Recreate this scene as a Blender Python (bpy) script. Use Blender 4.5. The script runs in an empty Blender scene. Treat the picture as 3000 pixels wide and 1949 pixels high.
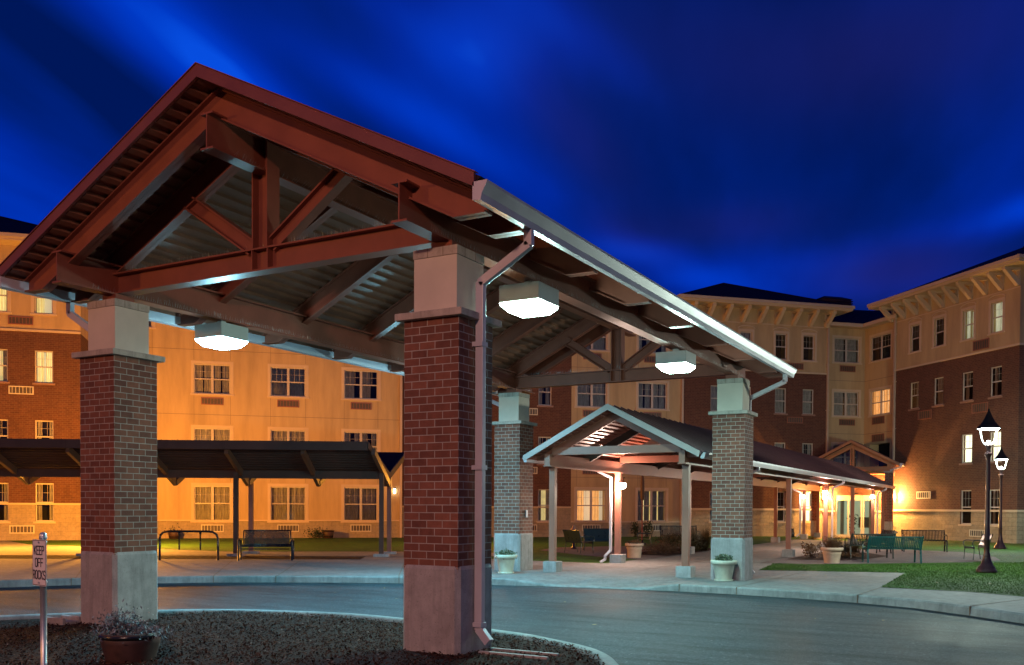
import bpy, bmesh, math, random
from mathutils import Vector, Matrix
random.seed(7)
sc = bpy.context.scene
COL = sc.collection
PI = math.pi

# ------------------------------------------------------------ camera
cam_d = bpy.data.cameras.new("camera")
cam = bpy.data.objects.new("camera", cam_d); COL.objects.link(cam); sc.camera = cam
F, PITCH, ROLL, V0, YAW = 2717.08, 0.01964, 0.00489, 1540.61, -0.50593
CAM = Vector((10.8674, -8.4334, 1.5627))
fw = Vector((math.sin(YAW)*math.cos(PITCH), math.cos(YAW)*math.cos(PITCH), -math.sin(PITCH)))
rt = Vector((math.cos(YAW), -math.sin(YAW), 0)); up = rt.cross(fw)
r2 = rt*math.cos(ROLL)+up*math.sin(ROLL); u2 = -rt*math.sin(ROLL)+up*math.cos(ROLL)
cam.matrix_world = Matrix(((r2.x, u2.x, -fw.x, CAM.x), (r2.y, u2.y, -fw.y, CAM.y), (r2.z, u2.z, -fw.z, CAM.z), (0, 0, 0, 1)))
cam_d.sensor_width = 36; cam_d.lens = F/3000*36
cam_d.shift_y = (V0-974.5)/3000
cam_d.clip_start = .1; cam_d.clip_end = 3000
sc.render.resolution_x = 1024; sc.render.resolution_y = 665

# ------------------------------------------------------------ light levels
sc.view_settings.view_transform = 'Standard'
sc.view_settings.look = 'None'
sc.view_settings.exposure = 0.0
LV = dict(hid=24.0, hidarea=150.0, hidpt=210.0, path=480.0, sodium=2200.0, lantern=1300.0, entry=600.0, added_flood=1000.0, street=4700.0)

# ------------------------------------------------------------ world: dusk sky
wd = bpy.data.worlds.new("World"); sc.world = wd; wd.use_nodes = True
nt = wd.node_tree; N = nt.nodes; K = nt.links; N.clear()
def nn(t, **k):
    n = N.new(t)
    for a, b in k.items(): setattr(n, a, b)
    return n
def wmath(op, a, b=None):
    n = nn('ShaderNodeMath', operation=op)
    for i, v in enumerate((a, b)):
        if v is None: continue
        if isinstance(v, (int, float)): n.inputs[i].default_value = v
        else: K.new(v, n.inputs[i])
    return n.outputs[0]
tc = nn('ShaderNodeTexCoord'); sep = nn('ShaderNodeSeparateXYZ')
K.new(tc.outputs['Generated'], sep.inputs[0])
zz = wmath('ADD', wmath('MAXIMUM', sep.outputs['Z'], 0.0), 0.12)
px = wmath('DIVIDE', sep.outputs['X'], zz); py = wmath('DIVIDE', sep.outputs['Y'], zz)
SA = math.radians(-14)
ca = wmath('ADD', wmath('MULTIPLY', px, math.sin(SA)), wmath('MULTIPLY', py, math.cos(SA)))
cb = wmath('SUBTRACT', wmath('MULTIPLY', px, math.cos(SA)), wmath('MULTIPLY', py, math.sin(SA)))
def wnoise(sa, sb, off, det, rough, scale=1.0):
    c = nn('ShaderNodeCombineXYZ')
    K.new(wmath('MULTIPLY', ca, sa), c.inputs[0]); K.new(wmath('MULTIPLY', cb, sb), c.inputs[1]); c.inputs[2].default_value = off
    n = nn('ShaderNodeTexNoise'); K.new(c.outputs[0], n.inputs['Vector'])
    n.inputs['Scale'].default_value = scale; n.inputs['Detail'].default_value = det; n.inputs['Roughness'].default_value = rough
    return n.outputs['Fac']
def wramp(fac, stops, interp='EASE'):
    r = nn('ShaderNodeValToRGB'); r.color_ramp.interpolation = interp
    e = r.color_ramp.elements
    while len(e) < len(stops): e.new(.5)
    for q, (p, c) in zip(e, stops): q.position = p; q.color = (*c, 1)
    K.new(fac, r.inputs[0]); return r.outputs[0]
n1 = wnoise(.45, 1.5, 3.1, 4.0, .5)
n3 = wnoise(.9, 2.6, 21.7, 4.0, .55)
def wvdot(vec):
    n = nn('ShaderNodeVectorMath', operation='DOT_PRODUCT'); K.new(tc.outputs['Generated'], n.inputs[0]); n.inputs[1].default_value = tuple(vec); return n.outputs['Value']
def bank(az, el, ang, ll, ww):
    """soft elongated cloud bank or break in the cloud: azimuth, elevation, tilt, half length, half width (degrees)"""
    az, el, ang = math.radians(az), math.radians(el), math.radians(ang)
    d = Vector((math.sin(az)*math.cos(el), math.cos(az)*math.cos(el), math.sin(el)))
    h = Vector((math.cos(az), -math.sin(az), 0)); v = h.cross(d)
    a = h*math.cos(ang)-v*math.sin(ang); b = h*math.sin(ang)+v*math.cos(ang)
    x = wmath('DIVIDE', wvdot(a), math.radians(ll)); y = wmath('DIVIDE', wvdot(b), math.radians(ww))
    r = wmath('ADD', wmath('MULTIPLY', x, x), wmath('MULTIPLY', y, y))
    front = wmath('GREATER_THAN', wvdot(d), 0.0)
    return wmath('MULTIPLY', wmath('POWER', 2.718, wmath('MULTIPLY', r, -1.0)), front)
BREAKS = [(-56.5, 17.5, 30, 18, 3.4, .45), (-50, 25, 33, 16, 2.2, .35), (-46, 24, 35, 13, 2.0, .28), (-42.5, 21.5, 32, 14, 1.6, .55), (-57, 23, 30, 10, 1.3, .35),
          (-31, 26.2, 20, 3.6, 2.6, .85), (-26.5, 27.5, 35, 6.5, 1.5, .45), (-35.5, 22.8, 26, 7.5, 1.2, .55), (-57, 13.5, 25, 12, 4, .70), (-38, 28.5, 30, 6, 1.1, .2),
          (-21.3, 15.3, 10, 2.6, .8, .85), (-18.3, 13.6, 8, 4.0, .9, .65), (-11, 14.0, 2, 5, .9, .35), (0.8, 16.0, -10, 2.6, .8, .85), (-8, 12.6, 0, 9, 1.1, .45), (-3, 15, 0, 6, .8, .25)]
DARKS = [(-45, 17, 33, 14, 1.6, .35), (-50, 20.6, 33, 10, 1.3, .30), (-35, 19.5, 28, 9, 1.2, .2)]
MAUVES = [(-17, 26, 10, 14, 3.2, .30), (-5, 25, -6, 10, 3.0, .35), (-25, 21.5, 45, 5, 1.8, .35), (-16, 16.5, 0, 5, 1.3, .35), (-6.5, 13.2, 0, 4.5, 1.6, .8), (-22, 16, 30, 3, 1.2, .3)]
acc = wmath('ADD', wmath('MULTIPLY', wmath('SUBTRACT', n1, .5), .9), wmath('MULTIPLY', wmath('SUBTRACT', n3, .5), .7))
acc = wmath('ADD', acc, .14)
for *q, wgt in BREAKS: acc = wmath('ADD', acc, wmath('MULTIPLY', bank(*q), wgt*.74))
for *q, wgt in DARKS: acc = wmath('SUBTRACT', acc, wmath('MULTIPLY', bank(*q), wgt))
mv = None
for *q, wgt in MAUVES:
    t_ = wmath('MULTIPLY', bank(*q), wgt); mv = t_ if mv is None else wmath('ADD', mv, t_)
mv = wmath('MULTIPLY', mv, wmath('ADD', n3, .4))
blue = wramp(acc, [(.0, (.0, .0085, .100)), (.20, (.0, .0125, .160)), (.50, (.0, .021, .33)), (.85, (.0, .040, .55)), (1.0, (.002, .075, .74))], 'LINEAR')
m2 = nn('ShaderNodeMixRGB'); K.new(mv, m2.inputs[0]); m2.use_clamp = True; K.new(blue, m2.inputs[1]); m2.inputs[2].default_value = (.013, .0135, .13, 1)
bg = nn('ShaderNodeBackground'); K.new(m2.outputs[0], bg.inputs[0]); bg.inputs[1].default_value = 1.0
out = nn('ShaderNodeOutputWorld'); K.new(bg.outputs[0], out.inputs[0])

# ------------------------------------------------------------ materials
MATS = {}
class NT:
    def __init__(s, name):
        s.m = bpy.data.materials.new(name); s.m.use_nodes = True
        s.t = s.m.node_tree; s.n = s.t.nodes; s.l = s.t.links
        s.b = s.n['Principled BSDF']; MATS[name] = s.m
    def new(s, t, **k):
        n = s.n.new(t)
        for a, v in k.items(): setattr(n, a, v)
        return n
    def val(s, sock, v):
        if hasattr(v, 'is_output') or isinstance(v, bpy.types.NodeSocket): s.l.new(v, sock)
        elif isinstance(v, (tuple, list)) and len(v) == 3 and sock.type == 'RGBA': sock.default_value = (*v, 1)
        else: sock.default_value = v
    def coord(s, kind='Object', scale=(1, 1, 1)):
        c = s.new('ShaderNodeTexCoord'); m = s.new('ShaderNodeMapping'); s.l.new(c.outputs[kind], m.inputs[0]); m.inputs['Scale'].default_value = scale
        return m.outputs[0]
    def noise(s, vec, scale, det=3, rough=.55):
        n = s.new('ShaderNodeTexNoise'); s.l.new(vec, n.inputs['Vector']); n.inputs['Scale'].default_value = scale
        n.inputs['Detail'].default_value = det; n.inputs['Roughness'].default_value = rough; return n.outputs['Fac']
    def ramp(s, fac, stops):
        r = s.new('ShaderNodeValToRGB'); e = r.color_ramp.elements
        while len(e) < len(stops): e.new(.5)
        for q, (p, c) in zip(e, stops): q.position = p; q.color = (*c, 1) if isinstance(c, (tuple, list)) else (c, c, c, 1)
        s.l.new(fac, r.inputs[0]); return r.outputs[0]
    def mix(s, f, a, b, mode='MIX'):
        n = s.new('ShaderNodeMixRGB', blend_type=mode); s.val(n.inputs[0], f); s.val(n.inputs[1], a); s.val(n.inputs[2], b); return n.outputs[0]
    def mth(s, op, a, b=0.0):
        n = s.new('ShaderNodeMath', operation=op); s.val(n.inputs[0], a); s.val(n.inputs[1], b); return n.outputs[0]
    def bump(s, h, strength=.3, dist=.01, prev=None):
        n = s.new('ShaderNodeBump'); s.l.new(h, n.inputs['Height']); n.inputs['Strength'].default_value = strength; n.inputs['Distance'].default_value = dist
        if prev is not None: s.l.new(prev, n.inputs['Normal'])
        return n.outputs[0]
    def fin(s, col, rough=.7, metal=0., normal=None, spec=None):
        s.val(s.b.inputs['Base Color'], col); s.val(s.b.inputs['Roughness'], rough); s.b.inputs['Metallic'].default_value = metal
        if spec is not None: s.b.inputs['Specular IOR Level'].default_value = spec
        if normal is not None: s.l.new(normal, s.b.inputs['Normal'])
        return s.m
def painted(name, col, rough=.45, var=.12, nscale=3., bumpy=.04, spec=None, metal=0.):
    t = NT(name); v = t.coord()
    a = t.noise(v, nscale, 4, .6); c0 = tuple(x*(1-var) for x in col); c1 = tuple(min(1, x*(1+var)) for x in col)
    f = t.noise(v, nscale*22, 2, .5)
    return t.fin(t.ramp(a, [(.35, c0), (.65, c1)]), t.mth('ADD', t.mth('MULTIPLY', a, .2), rough-.1), metal, t.bump(f, bumpy, .004), spec)
def bricks(name, c1, c2, mortar, w=.2033, h=.0847, gap=.010, rough=.85, noise=.5, bmp=.5, dist=.006, shift=0.5, big=None):
    t = NT(name); v = t.coord('UV')
    b = t.new('ShaderNodeTexBrick'); t.l.new(v, b.inputs['Vector'])
    b.offset = shift; b.inputs['Scale'].default_value = 1; b.inputs['Brick Width'].default_value = w; b.inputs['Row Height'].default_value = h
    b.inputs['Mortar Size'].default_value = gap/2; b.inputs['Mortar Smooth'].default_value = .15; b.inputs['Bias'].default_value = 0
    b.inputs['Color1'].default_value = (*c1, 1); b.inputs['Color2'].default_value = (*c2, 1); b.inputs['Mortar'].default_value = (*mortar, 1)
    n = t.noise(v, 9., 5, .65); f = t.noise(v, 120., 2, .6)
    col = t.mix(noise, b.outputs['Color'], t.ramp(n, [(.3, .45), (.7, 1.0)]), 'MULTIPLY')
    wz = t.noise(t.coord('Object', (2.5, 2.5, .9)), 1., 6, .7); col = t.mix(.35, col, t.ramp(wz, [(.35, .6), (.6, 1.05)]), 'MULTIPLY')
    hgt = t.mth('SUBTRACT', t.mth('MULTIPLY', f, .35), b.outputs['Fac'])
    if big: hgt = t.mth('ADD', hgt, t.mth('MULTIPLY', t.noise(v, big, 4, .7), 1.6))
    return t.fin(col, rough, 0, t.bump(hgt, bmp, dist), .3)
def concrete(name, col, rough=.85, stain=.35):
    t = NT(name); v = t.coord()
    a = t.noise(v, 1.3, 6, .65); p = t.noise(v, 60., 3, .6); st = t.noise(v, 6., 5, .7)
    c = t.ramp(a, [(.3, tuple(x*(1-stain) for x in col)), (.7, col)])
    c = t.mix(.45, c, t.ramp(st, [(.35, .55), (.6, 1.0)]), 'MULTIPLY')
    c = t.mix(.6, c, t.ramp(p, [(.30, .25), (.38, 1.0)]), 'MULTIPLY')
    v2 = t.coord('Object', (7, 7, .8)); c = t.mix(.55, c, t.ramp(t.noise(v2, 1., 5, .7), [(.36, .55), (.55, 1.0)]), 'MULTIPLY')
    return t.fin(c, rough, 0, t.bump(p, .25, .004), .3)

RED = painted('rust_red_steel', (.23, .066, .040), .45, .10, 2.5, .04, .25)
FASC = painted('rust_red_fascia', (.17, .045, .035), .42, .08, 2.)
DECK = painted('ribbed_metal_deck', (.22, .092, .058), .42, .15, 1.2, .03, .22)
ROOF = None
t = NT('standing_seam_roof'); v = t.coord('UV')
w_ = t.new('ShaderNodeTexWave', wave_type='BANDS', bands_direction='X', wave_profile='SAW'); t.l.new(v, w_.inputs['Vector']); w_.inputs['Scale'].default_value = .3491*1.12
rb = t.ramp(w_.outputs['Fac'], [(.0, 1.0), (.05, .0), (.10, .0), (.93, .0), (1., 1.0)])
ROOF = t.fin(t.mix(.35, (.030, .014, .020), t.ramp(t.noise(v, 1.5, 4), [(.3, .5), (.7, 1.)]), 'MULTIPLY'), .8, 0, t.bump(rb, .9, .03), .12)
ROOF2 = painted('walkway_roof_metal', (.10, .036, .036), .5, .15, 1.5)
GUT = painted('pale_gutter_paint', (.50, .45, .47), .35, .08, 2.)
GALV = painted('galvanised_post', (.45, .45, .47), .35, .15, 6., .06, metal=.7)
BRK = bricks('column_brick', (.27, .100, .062), (.16, .058, .040), (.42, .36, .31), gap=.0105)
BRKW = bricks('wall_brick', (.155, .062, .038), (.115, .046, .030), (.20, .13, .095), gap=.010, noise=.4)
SPLIT = bricks('split_face_stone', (.46, .36, .23), (.38, .29, .18), (.22, .17, .11), w=.40, h=.20, gap=.010, bmp=.9, dist=.02, big=7.)
SMOOTHB = bricks('smooth_block', (.42, .33, .22), (.38, .30, .20), (.26, .20, .14), w=.40, h=.20, gap=.010, bmp=.4)
PAVER = bricks('brick_paver', (.20, .16, .15), (.15, .115, .11), (.07, .06, .055), w=.20, h=.10, gap=.010, bmp=.5)
CREAM = painted('cream_stucco', (.54, .39, .24), .85, .05, .8, .25, spec=.2)
t = NT('cream_stucco_wall'); v = t.coord(); v2 = t.coord('Object', (1.6, 1.6, .25))
c_ = t.mix(.5, (.53, .375, .20), t.ramp(t.noise(v2, 1., 6, .65), [(.35, .62), (.6, 1.05)]), 'MULTIPLY')
CREAM = t.fin(c_, .88, 0, t.bump(t.noise(v, 70., 3, .6), .3, .004), .2)
CREAM2 = painted('cream_trim', (.60, .46, .31), .7, .05, .8, .1, spec=.2)
JOINT = painted('dark_joint', (.16, .11, .075), .9)
CAPM = painted('capital_stucco', (.58, .49, .40), .85, .06, 2., .3, spec=.2)
CAST = concrete('cast_stone_band', (.50, .42, .35), .85, .2)
CONC = concrete('plinth_concrete', (.42, .38, .36), .8, .22)
WALK = concrete('sidewalk_concrete', (.25, .24, .225), .8, .32)
KERB = concrete('kerb_concrete', (.29, .285, .27), .85, .4)
WHT = painted('white_window_vinyl', (.52, .45, .38), .4, .04)
VENTF = painted('vent_frame', (.62, .54, .40), .5, .05)
VENTD = painted('vent_louvre', (.10, .075, .055), .5, .2, 20.)
DARK = painted('dark_room', (.012, .011, .014), .9)
DOWN2 = painted('tan_downspout', (.50, .37, .27), .5, .05)
BLK = painted('black_painted_metal', (.012, .013, .014), .25, .2, 5., .05)
TEAL = painted('teal_painted_metal', (.005, .060, .062), .3, .15, 5., .05)
BRNZ = painted('dark_bronze_post', (.045, .022, .022), .32, .2, 5., .05)
DKGR = painted('dark_green_metal', (.02, .032, .028), .3, .2, 5., .05)
TERRA = painted('terracotta_planter', (.52, .36, .26), .8, .12, 4., .1)
POTC = painted('cream_planter', (.55, .52, .40), .7, .14, 4., .15)
WOOD = painted('stained_barrel_wood', (.045, .018, .013), .6, .25, 9., .2)
SOIL = painted('dark_soil', (.03, .02, .014), .95, .3, 20., .5)
SIGNW = painted('white_sign_face', (.66, .60, .60), .5, .05)
SIGNB = painted('black_sign_letters', (.02, .02, .02), .5, .05)
LOUV = painted('dark_louvre_box', (.07, .022, .018), .6, .1)
LGHTH = painted('light_housing', (.55, .55, .52), .5, .05)
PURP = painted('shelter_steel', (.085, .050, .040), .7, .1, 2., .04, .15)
SHRAFT = painted('shelter_rafter', (.13, .065, .035), .5, .1, 2.)
STEEL2 = painted('tan_brown_steel', (.28, .105, .065), .45, .1, 2.)
STONEF = painted('carved_stone', (.42, .36, .26), .9, .2, 8., .5)
def asphalt():
    t = NT('worn_asphalt'); v = t.coord()
    sp = t.noise(v, 220., 2, .7); a = t.noise(v, .55, 5, .6)
    mp = t.new('ShaderNodeMapping'); t.l.new(v, mp.inputs[0]); mp.inputs['Rotation'].default_value = (0, 0, .5); mp.inputs['Scale'].default_value = (.35, 2.2, 1)
    st = t.noise(mp.outputs[0], 1.6, 6, .68)
    c = t.ramp(sp, [(.35, (.016, .020, .022)), (.72, (.068, .078, .084))])
    c = t.mix(.75, c, t.ramp(a, [(.35, .55), (.65, 1.25)]), 'MULTIPLY')
    c = t.mix(.8, c, t.ramp(t.noise(v, 22., 6, .85), [(.34, .25), (.5, .95), (.64, 1.7)]), 'MULTIPLY')
    c = t.mix(.9, c, t.ramp(t.noise(v, 75., 2, .9), [(.34, .3), (.5, .95), (.64, 1.75)]), 'MULTIPLY')
    c = t.mix(t.mth('MULTIPLY', t.ramp(t.noise(v, 30., 1, .5), [(.735, .0), (.75, 1.)]), .5), c, (.3, .31, .32))
    c = t.mix(.8, c, t.ramp(st, [(.36, .45), (.50, 1.05), (.68, 1.35)]), 'MULTIPLY')
    # scuffed pale patch
    n = t.new('ShaderNodeVectorMath', operation='DISTANCE'); t.l.new(v, n.inputs[0]); n.inputs[1].default_value = (9.1, 1.4, 0)
    near = t.ramp(t.mth('MULTIPLY', n.outputs['Value'], .5), [(.1, 1.0), (.55, .0)])
    sc_ = t.ramp(t.noise(mp.outputs[0], 5.5, 8, .78), [(.50, .0), (.60, 1.0)])
    c = t.mix(t.mth('MULTIPLY', t.mth('MULTIPLY', near, sc_), .6), c, (.26, .27, .29))
    # oily dark patch
    n = t.new('ShaderNodeVectorMath', operation='DISTANCE'); t.l.new(v, n.inputs[0]); n.inputs[1].default_value = (-4.6, 5.3, 0)
    c = t.mix(t.mth('MULTIPLY', t.ramp(n.outputs['Value'], [(.3, 1.), (.9, 0.)]), .7), c, (.01, .01, .01))
    return t.fin(c, t.ramp(a, [(.3, .62), (.7, .8)]), 0, t.bump(sp, .5, .006), .18)
ASPH = asphalt()
def grassmat(name, c1, c2):
    t = NT(name); v = t.coord()
    a = t.noise(v, 1.1, 5, .65); b = t.noise(v, 45., 3, .75)
    c = t.mix(b, c1, c2); c = t.mix(.8, c, t.ramp(a, [(.3, .5), (.7, 1.2)]), 'MULTIPLY')
    return t.fin(c, .8, 0, t.bump(b, 1., .03), .25)
GRASS = grassmat('lawn_grass', (.018, .060, .008), (.055, .150, .016))
BLADE = grassmat('grass_blades', (.035, .100, .010), (.090, .190, .022))
MULCH = NT('bark_mulch'); v = MULCH.coord()
a_ = MULCH.noise(v, 38., 4, .8)
MULCH = MULCH.fin(MULCH.ramp(a_, [(.3, (.010, .006, .005)), (.55, (.050, .030, .024)), (.75, (.12, .08, .062))]), .9, 0, MULCH.bump(a_, 1., .04), .08)
CHIP = NT('mulch_chip'); gi = CHIP.new('ShaderNodeNewGeometry')
CHIP = CHIP.fin(CHIP.ramp(gi.outputs['Random Per Island'], [(.0, (.009, .0030, .002)), (.5, (.036, .012, .0075)), (.93, (.082, .034, .022)), (1., (.19, .13, .11))]), 1., 0, None, .08)
def leafmat(name, c1, c2, tr=.0):
    t = NT(name); g = t.new('ShaderNodeNewGeometry')
    return t.fin(t.mix(g.outputs['Random Per Island'], c1, c2), .6, 0, None, .3)
LEAF_G = leafmat('grey_green_leaf', (.05, .075, .035), (.16, .18, .10))
LEAF_B = leafmat('brown_shrub_leaf', (.035, .030, .012), (.11, .075, .03))
LEAF_R = leafmat('russet_leaf', (.08, .04, .02), (.17, .09, .045))
LEAF_D = leafmat('dark_shrub_leaf', (.015, .030, .012), (.05, .07, .025))
LEAF_S = leafmat('silvery_leaf', (.07, .075, .08), (.24, .25, .27))
FLOW = leafmat('white_flower', (.6, .6, .55), (.7, .7, .6))
FALL = leafmat('fallen_leaf', (.22, .15, .03), (.35, .22, .06))
def emis(name, col, st):
    t = NT(name); t.fin(col, .5); t.b.inputs['Emission Color'].default_value = (*col, 1); t.b.inputs['Emission Strength'].default_value = st; return t.m
HIDE = emis('lit_canopy_lens', (.72, 1.0, .88), LV['hid'])
HIDB = emis('lit_canopy_lens_blue', (.50, .88, 1.0), LV['hid'])
PLAMP = emis('lit_walkway_bulb', (1., .80, .66), 40.)
LANT = emis('lit_lantern_rim', (.85, 1., .96), 5.)
HOOD = painted('matt_black_hood', (.010, .010, .012), .75, .1, 4., .05, .15)
LANT2 = emis('lit_lantern_disc', (.80, 1., .97), 25.)
ENTL = emis('lit_entry_sconce', (1., .66, .26), 25.)
SODB = emis('lit_sodium_bulb', (1., .50, .10), 60.)
SMALLL = emis('lit_small_bulb', (1., .85, .6), 14.)
def curtain_lit(name, c1, c2, st, sc_=9.):
    t = NT(name); v = t.coord('UV'); n = t.noise(v, 1.3, 3)
    w = t.new('ShaderNodeTexWave', wave_type='BANDS', bands_direction='X'); t.l.new(v, w.inputs['Vector']); w.inputs['Scale'].default_value = sc_*.35; w.inputs['Distortion'].default_value = 1.5
    c = t.mix(w.outputs['Fac'], c1, c2); c = t.mix(.6, c, t.ramp(n, [(.3, .5), (.7, 1.2)]), 'MULTIPLY')
    t.val(t.b.inputs['Emission Color'], c); t.b.inputs['Emission Strength'].default_value = st
    return t.fin(c, .9)
CUR_LIT = curtain_lit('lamplit_curtain', (.55, .26, .07), (1., .55, .20), 1.0)
CUR_BRT = curtain_lit('bright_blind', (.85, .85, .62), (.95, .95, .75), 1.5)
CUR_YEL = curtain_lit('yellow_lit_curtain', (.75, .55, .16), (.95, .75, .35), .95)
CUR_PALE = curtain_lit('pale_lit_curtain', (.5, .55, .4), (.8, .8, .6), .55)
ROOMLIT = emis('lit_room', (.85, .78, .55), .5)
LOBBY = emis('lit_lobby_wall', (.55, .62, .42), .45)
t = NT('hanging_curtain'); v = t.coord('UV'); CUR = t.fin(t.ramp(t.noise(v, 3., 2), [(.3, (.34, .31, .29)), (.7, (.55, .50, .46))]), .9)
t = NT('window_glass'); t.n.remove(t.b)
gl = t.new('ShaderNodeBsdfGlossy'); gl.inputs['Roughness'].default_value = .03; gl.inputs['Color'].default_value = (.9, .9, .9, 1)
tr = t.new('ShaderNodeBsdfTransparent'); tr.inputs['Color'].default_value = (.82, .84, .84, 1)
fr = t.new('ShaderNodeFresnel'); fr.inputs['IOR'].default_value = 1.55; mx = t.new('ShaderNodeMixShader')
t.l.new(fr.outputs[0], mx.inputs[0]); t.l.new(tr.outputs[0], mx.inputs[1]); t.l.new(gl.outputs[0], mx.inputs[2]); t.l.new(mx.outputs[0], t.n['Material Output'].inputs[0])
GLASS = t.m

# ------------------------------------------------------------ mesh builder
def perp(d, hint=Vector((0, 0, 1))):
    d = d.normalized()
    if abs(d.dot(hint)) > .98: hint = Vector((1, 0, 0))
    s = d.cross(hint).normalized(); return s, s.cross(d).normalized()
class MB:
    def __init__(s): s.v = []; s.f = []; s.mi = []; s.sm = []; s.uv0 = None; s.cur = 0
    def add(s, vs, fs, smooth=False):
        b = len(s.v); s.v += [Vector(p) for p in vs]
        for f in fs: s.f.append([i+b for i in f]); s.mi.append(s.cur); s.sm.append(smooth)
        return s
    def box(s, x0, x1, y0, y1, z0, z1):
        vs = [(x, y, z) for z in (z0, z1) for y in (y0, y1) for x in (x0, x1)]
        return s.add(vs, [(0, 2, 3, 1), (4, 5, 7, 6), (0, 1, 5, 4), (2, 6, 7, 3), (0, 4, 6, 2), (1, 3, 7, 5)])
    def obox(s, o, ax, ay, az, x0, x1, y0, y1, z0, z1):
        o = Vector(o); ax = Vector(ax); ay = Vector(ay); az = Vector(az)
        vs = [o+ax*x+ay*y+az*z for z in (z0, z1) for y in (y0, y1) for x in (x0, x1)]
        return s.add(vs, [(0, 2, 3, 1), (4, 5, 7, 6), (0, 1, 5, 4), (2, 6, 7, 3), (0, 4, 6, 2), (1, 3, 7, 5)])
    def bar(s, a, b, w, h, hint=Vector((0, 0, 1)), ext=0.):
        a = Vector(a); b = Vector(b); d = (b-a).normalized(); sx, sz = perp(d, hint); L = (b-a).length
        return s.obox(a, d, sx, sz, -ext, L+ext, -w/2, w/2, -h/2, h/2)
    def ibeam(s, a, b, depth, w, hint=Vector((0, 0, 1)), tf=.022, tw=.016):
        a = Vector(a); b = Vector(b); d = (b-a).normalized(); sx, sz = perp(d, hint); L = (b-a).length
        s.obox(a, d, sx, sz, 0, L, -tw/2, tw/2, -depth/2+tf, depth/2-tf)
        s.obox(a, d, sx, sz, 0, L, -w/2, w/2, -depth/2, -depth/2+tf)
        s.obox(a, d, sx, sz, 0, L, -w/2, w/2, depth/2-tf, depth/2); return s
    def prism(s, pts, o, ax, ay, n, t0, t1):
        o = Vector(o); ax = Vector(ax); ay = Vector(ay); n = Vector(n); k = len(pts)
        vs = [o+ax*p[0]+ay*p[1]+n*t for t in (t0, t1) for p in pts]
        return s.add(vs, [tuple(range(k-1, -1, -1)), tuple(range(k, 2*k))]+[(i, (i+1) % k, k+(i+1) % k, k+i) for i in range(k)])
    def tube(s, pts, r, n=8, cap=True, smooth=True):
        pts = [Vector(p) for p in pts]; rs = r if isinstance(r, (list, tuple)) else [r]*len(pts); rings = []
        u = None
        for i, p in enumerate(pts):
            d = (pts[min(i+1, len(pts)-1)]-pts[max(i-1, 0)])
            if d.length < 1e-9: d = Vector((0, 0, 1))
            d.normalize()
            if u is None: u, w = perp(d)
            else:
                u = u-d*u.dot(d)
                if u.length < 1e-6: u, w = perp(d)
                u.normalize(); w = u.cross(d)
            rings.append([p+(u*math.cos(2*PI*k/n)+w*math.sin(2*PI*k/n))*rs[i] for k in range(n)])
        vs = [q for r_ in rings for q in r_]; fs = []
        for i in range(len(pts)-1):
            for k in range(n): fs.append((i*n+k, i*n+(k+1) % n, (i+1)*n+(k+1) % n, (i+1)*n+k))
        if cap: fs += [tuple(range(n)), tuple(range((len(pts)-1)*n+n-1, (len(pts)-1)*n-1, -1))]
        return s.add(vs, fs, smooth)
    def flat(s, pts, w, h, hint=Vector((0, 0, 1))):
        for a, b in zip(pts, pts[1:]): s.bar(a, b, w, h, hint, ext=h*.3)
        return s
    def lathe(s, prof, c=(0, 0, 0), n=28, smooth=True):
        c = Vector(c); vs = []; fs = []
        for r, z in prof:
            for k in range(n): vs.append(c+Vector((r*math.cos(2*PI*k/n), r*math.sin(2*PI*k/n), z)))
        for i in range(len(prof)-1):
            for k in range(n): fs.append((i*n+k, i*n+(k+1) % n, (i+1)*n+(k+1) % n, (i+1)*n+k))
        return s.add(vs, fs, smooth)
    def disc(s, r, z, c=(0, 0, 0), n=28):
        c = Vector(c); return s.add([c+Vector((r*math.cos(2*PI*k/n), r*math.sin(2*PI*k/n), z)) for k in range(n)], [tuple(range(n))])
    def sphere(s, c, r, n=12, sz=1.):
        c = Vector(c); prof = [(max(1e-4, r*math.sin(PI*i/n)), -r*sz*math.cos(PI*i/n)) for i in range(n+1)]
        return s.lathe(prof, c, n*2)
    def poly(s, pts, z=None):
        return s.add([(p[0], p[1], z if z is not None else p[2]) for p in pts], [tuple(range(len(pts)))])
    def leaf(s, c, L, w, rnd=random, upb=0.3):
        d = Vector((rnd.gauss(0, 1), rnd.gauss(0, 1), rnd.gauss(0, 1)+upb)); d.normalize(); sx, sz = perp(d, Vector((rnd.gauss(0, 1), rnd.gauss(0, 1), rnd.gauss(0, 1))).normalized())
        c = Vector(c); return s.add([c-d*L/2, c+sx*w/2, c+d*L/2, c-sx*w/2], [(0, 1, 2, 3)])
    def build(s, name, mats, parent=None, bevel=0., world=True):
        me = bpy.data.meshes.new(name)
        off = Matrix.Identity(4)
        if parent is not None and world: off = WM[parent.name].inverted()
        vs = [off @ p for p in s.v]
        me.from_pydata([tuple(p) for p in vs], [], s.f)
        if not isinstance(mats, (list, tuple)): mats = [mats]
        for m in mats: me.materials.append(m)
        me.polygons.foreach_set('material_index', s.mi); me.polygons.foreach_set('use_smooth', s.sm)
        uv = me.uv_layers.new(name='UVMap').data
        u0 = s.uv0 or (0, 0, 0)
        for p in me.polygons:
            n = p.normal if (parent is None or not world) else (WM[parent.name].to_3x3() @ p.normal)
            if abs(n.z) > .75: t1 = Vector((1, 0, 0)); t2 = Vector((0, 1, 0))
            else: t1 = Vector((0, 0, 1)).cross(n).normalized(); t2 = n.cross(t1)
            for li in p.loop_indices:
                q = s.v[me.loops[li].vertex_index]-Vector(u0); uv[li].uv = (q.dot(t1), q.dot(t2))
        me.update()
        o = bpy.data.objects.new(name, me); COL.objects.link(o)
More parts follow.
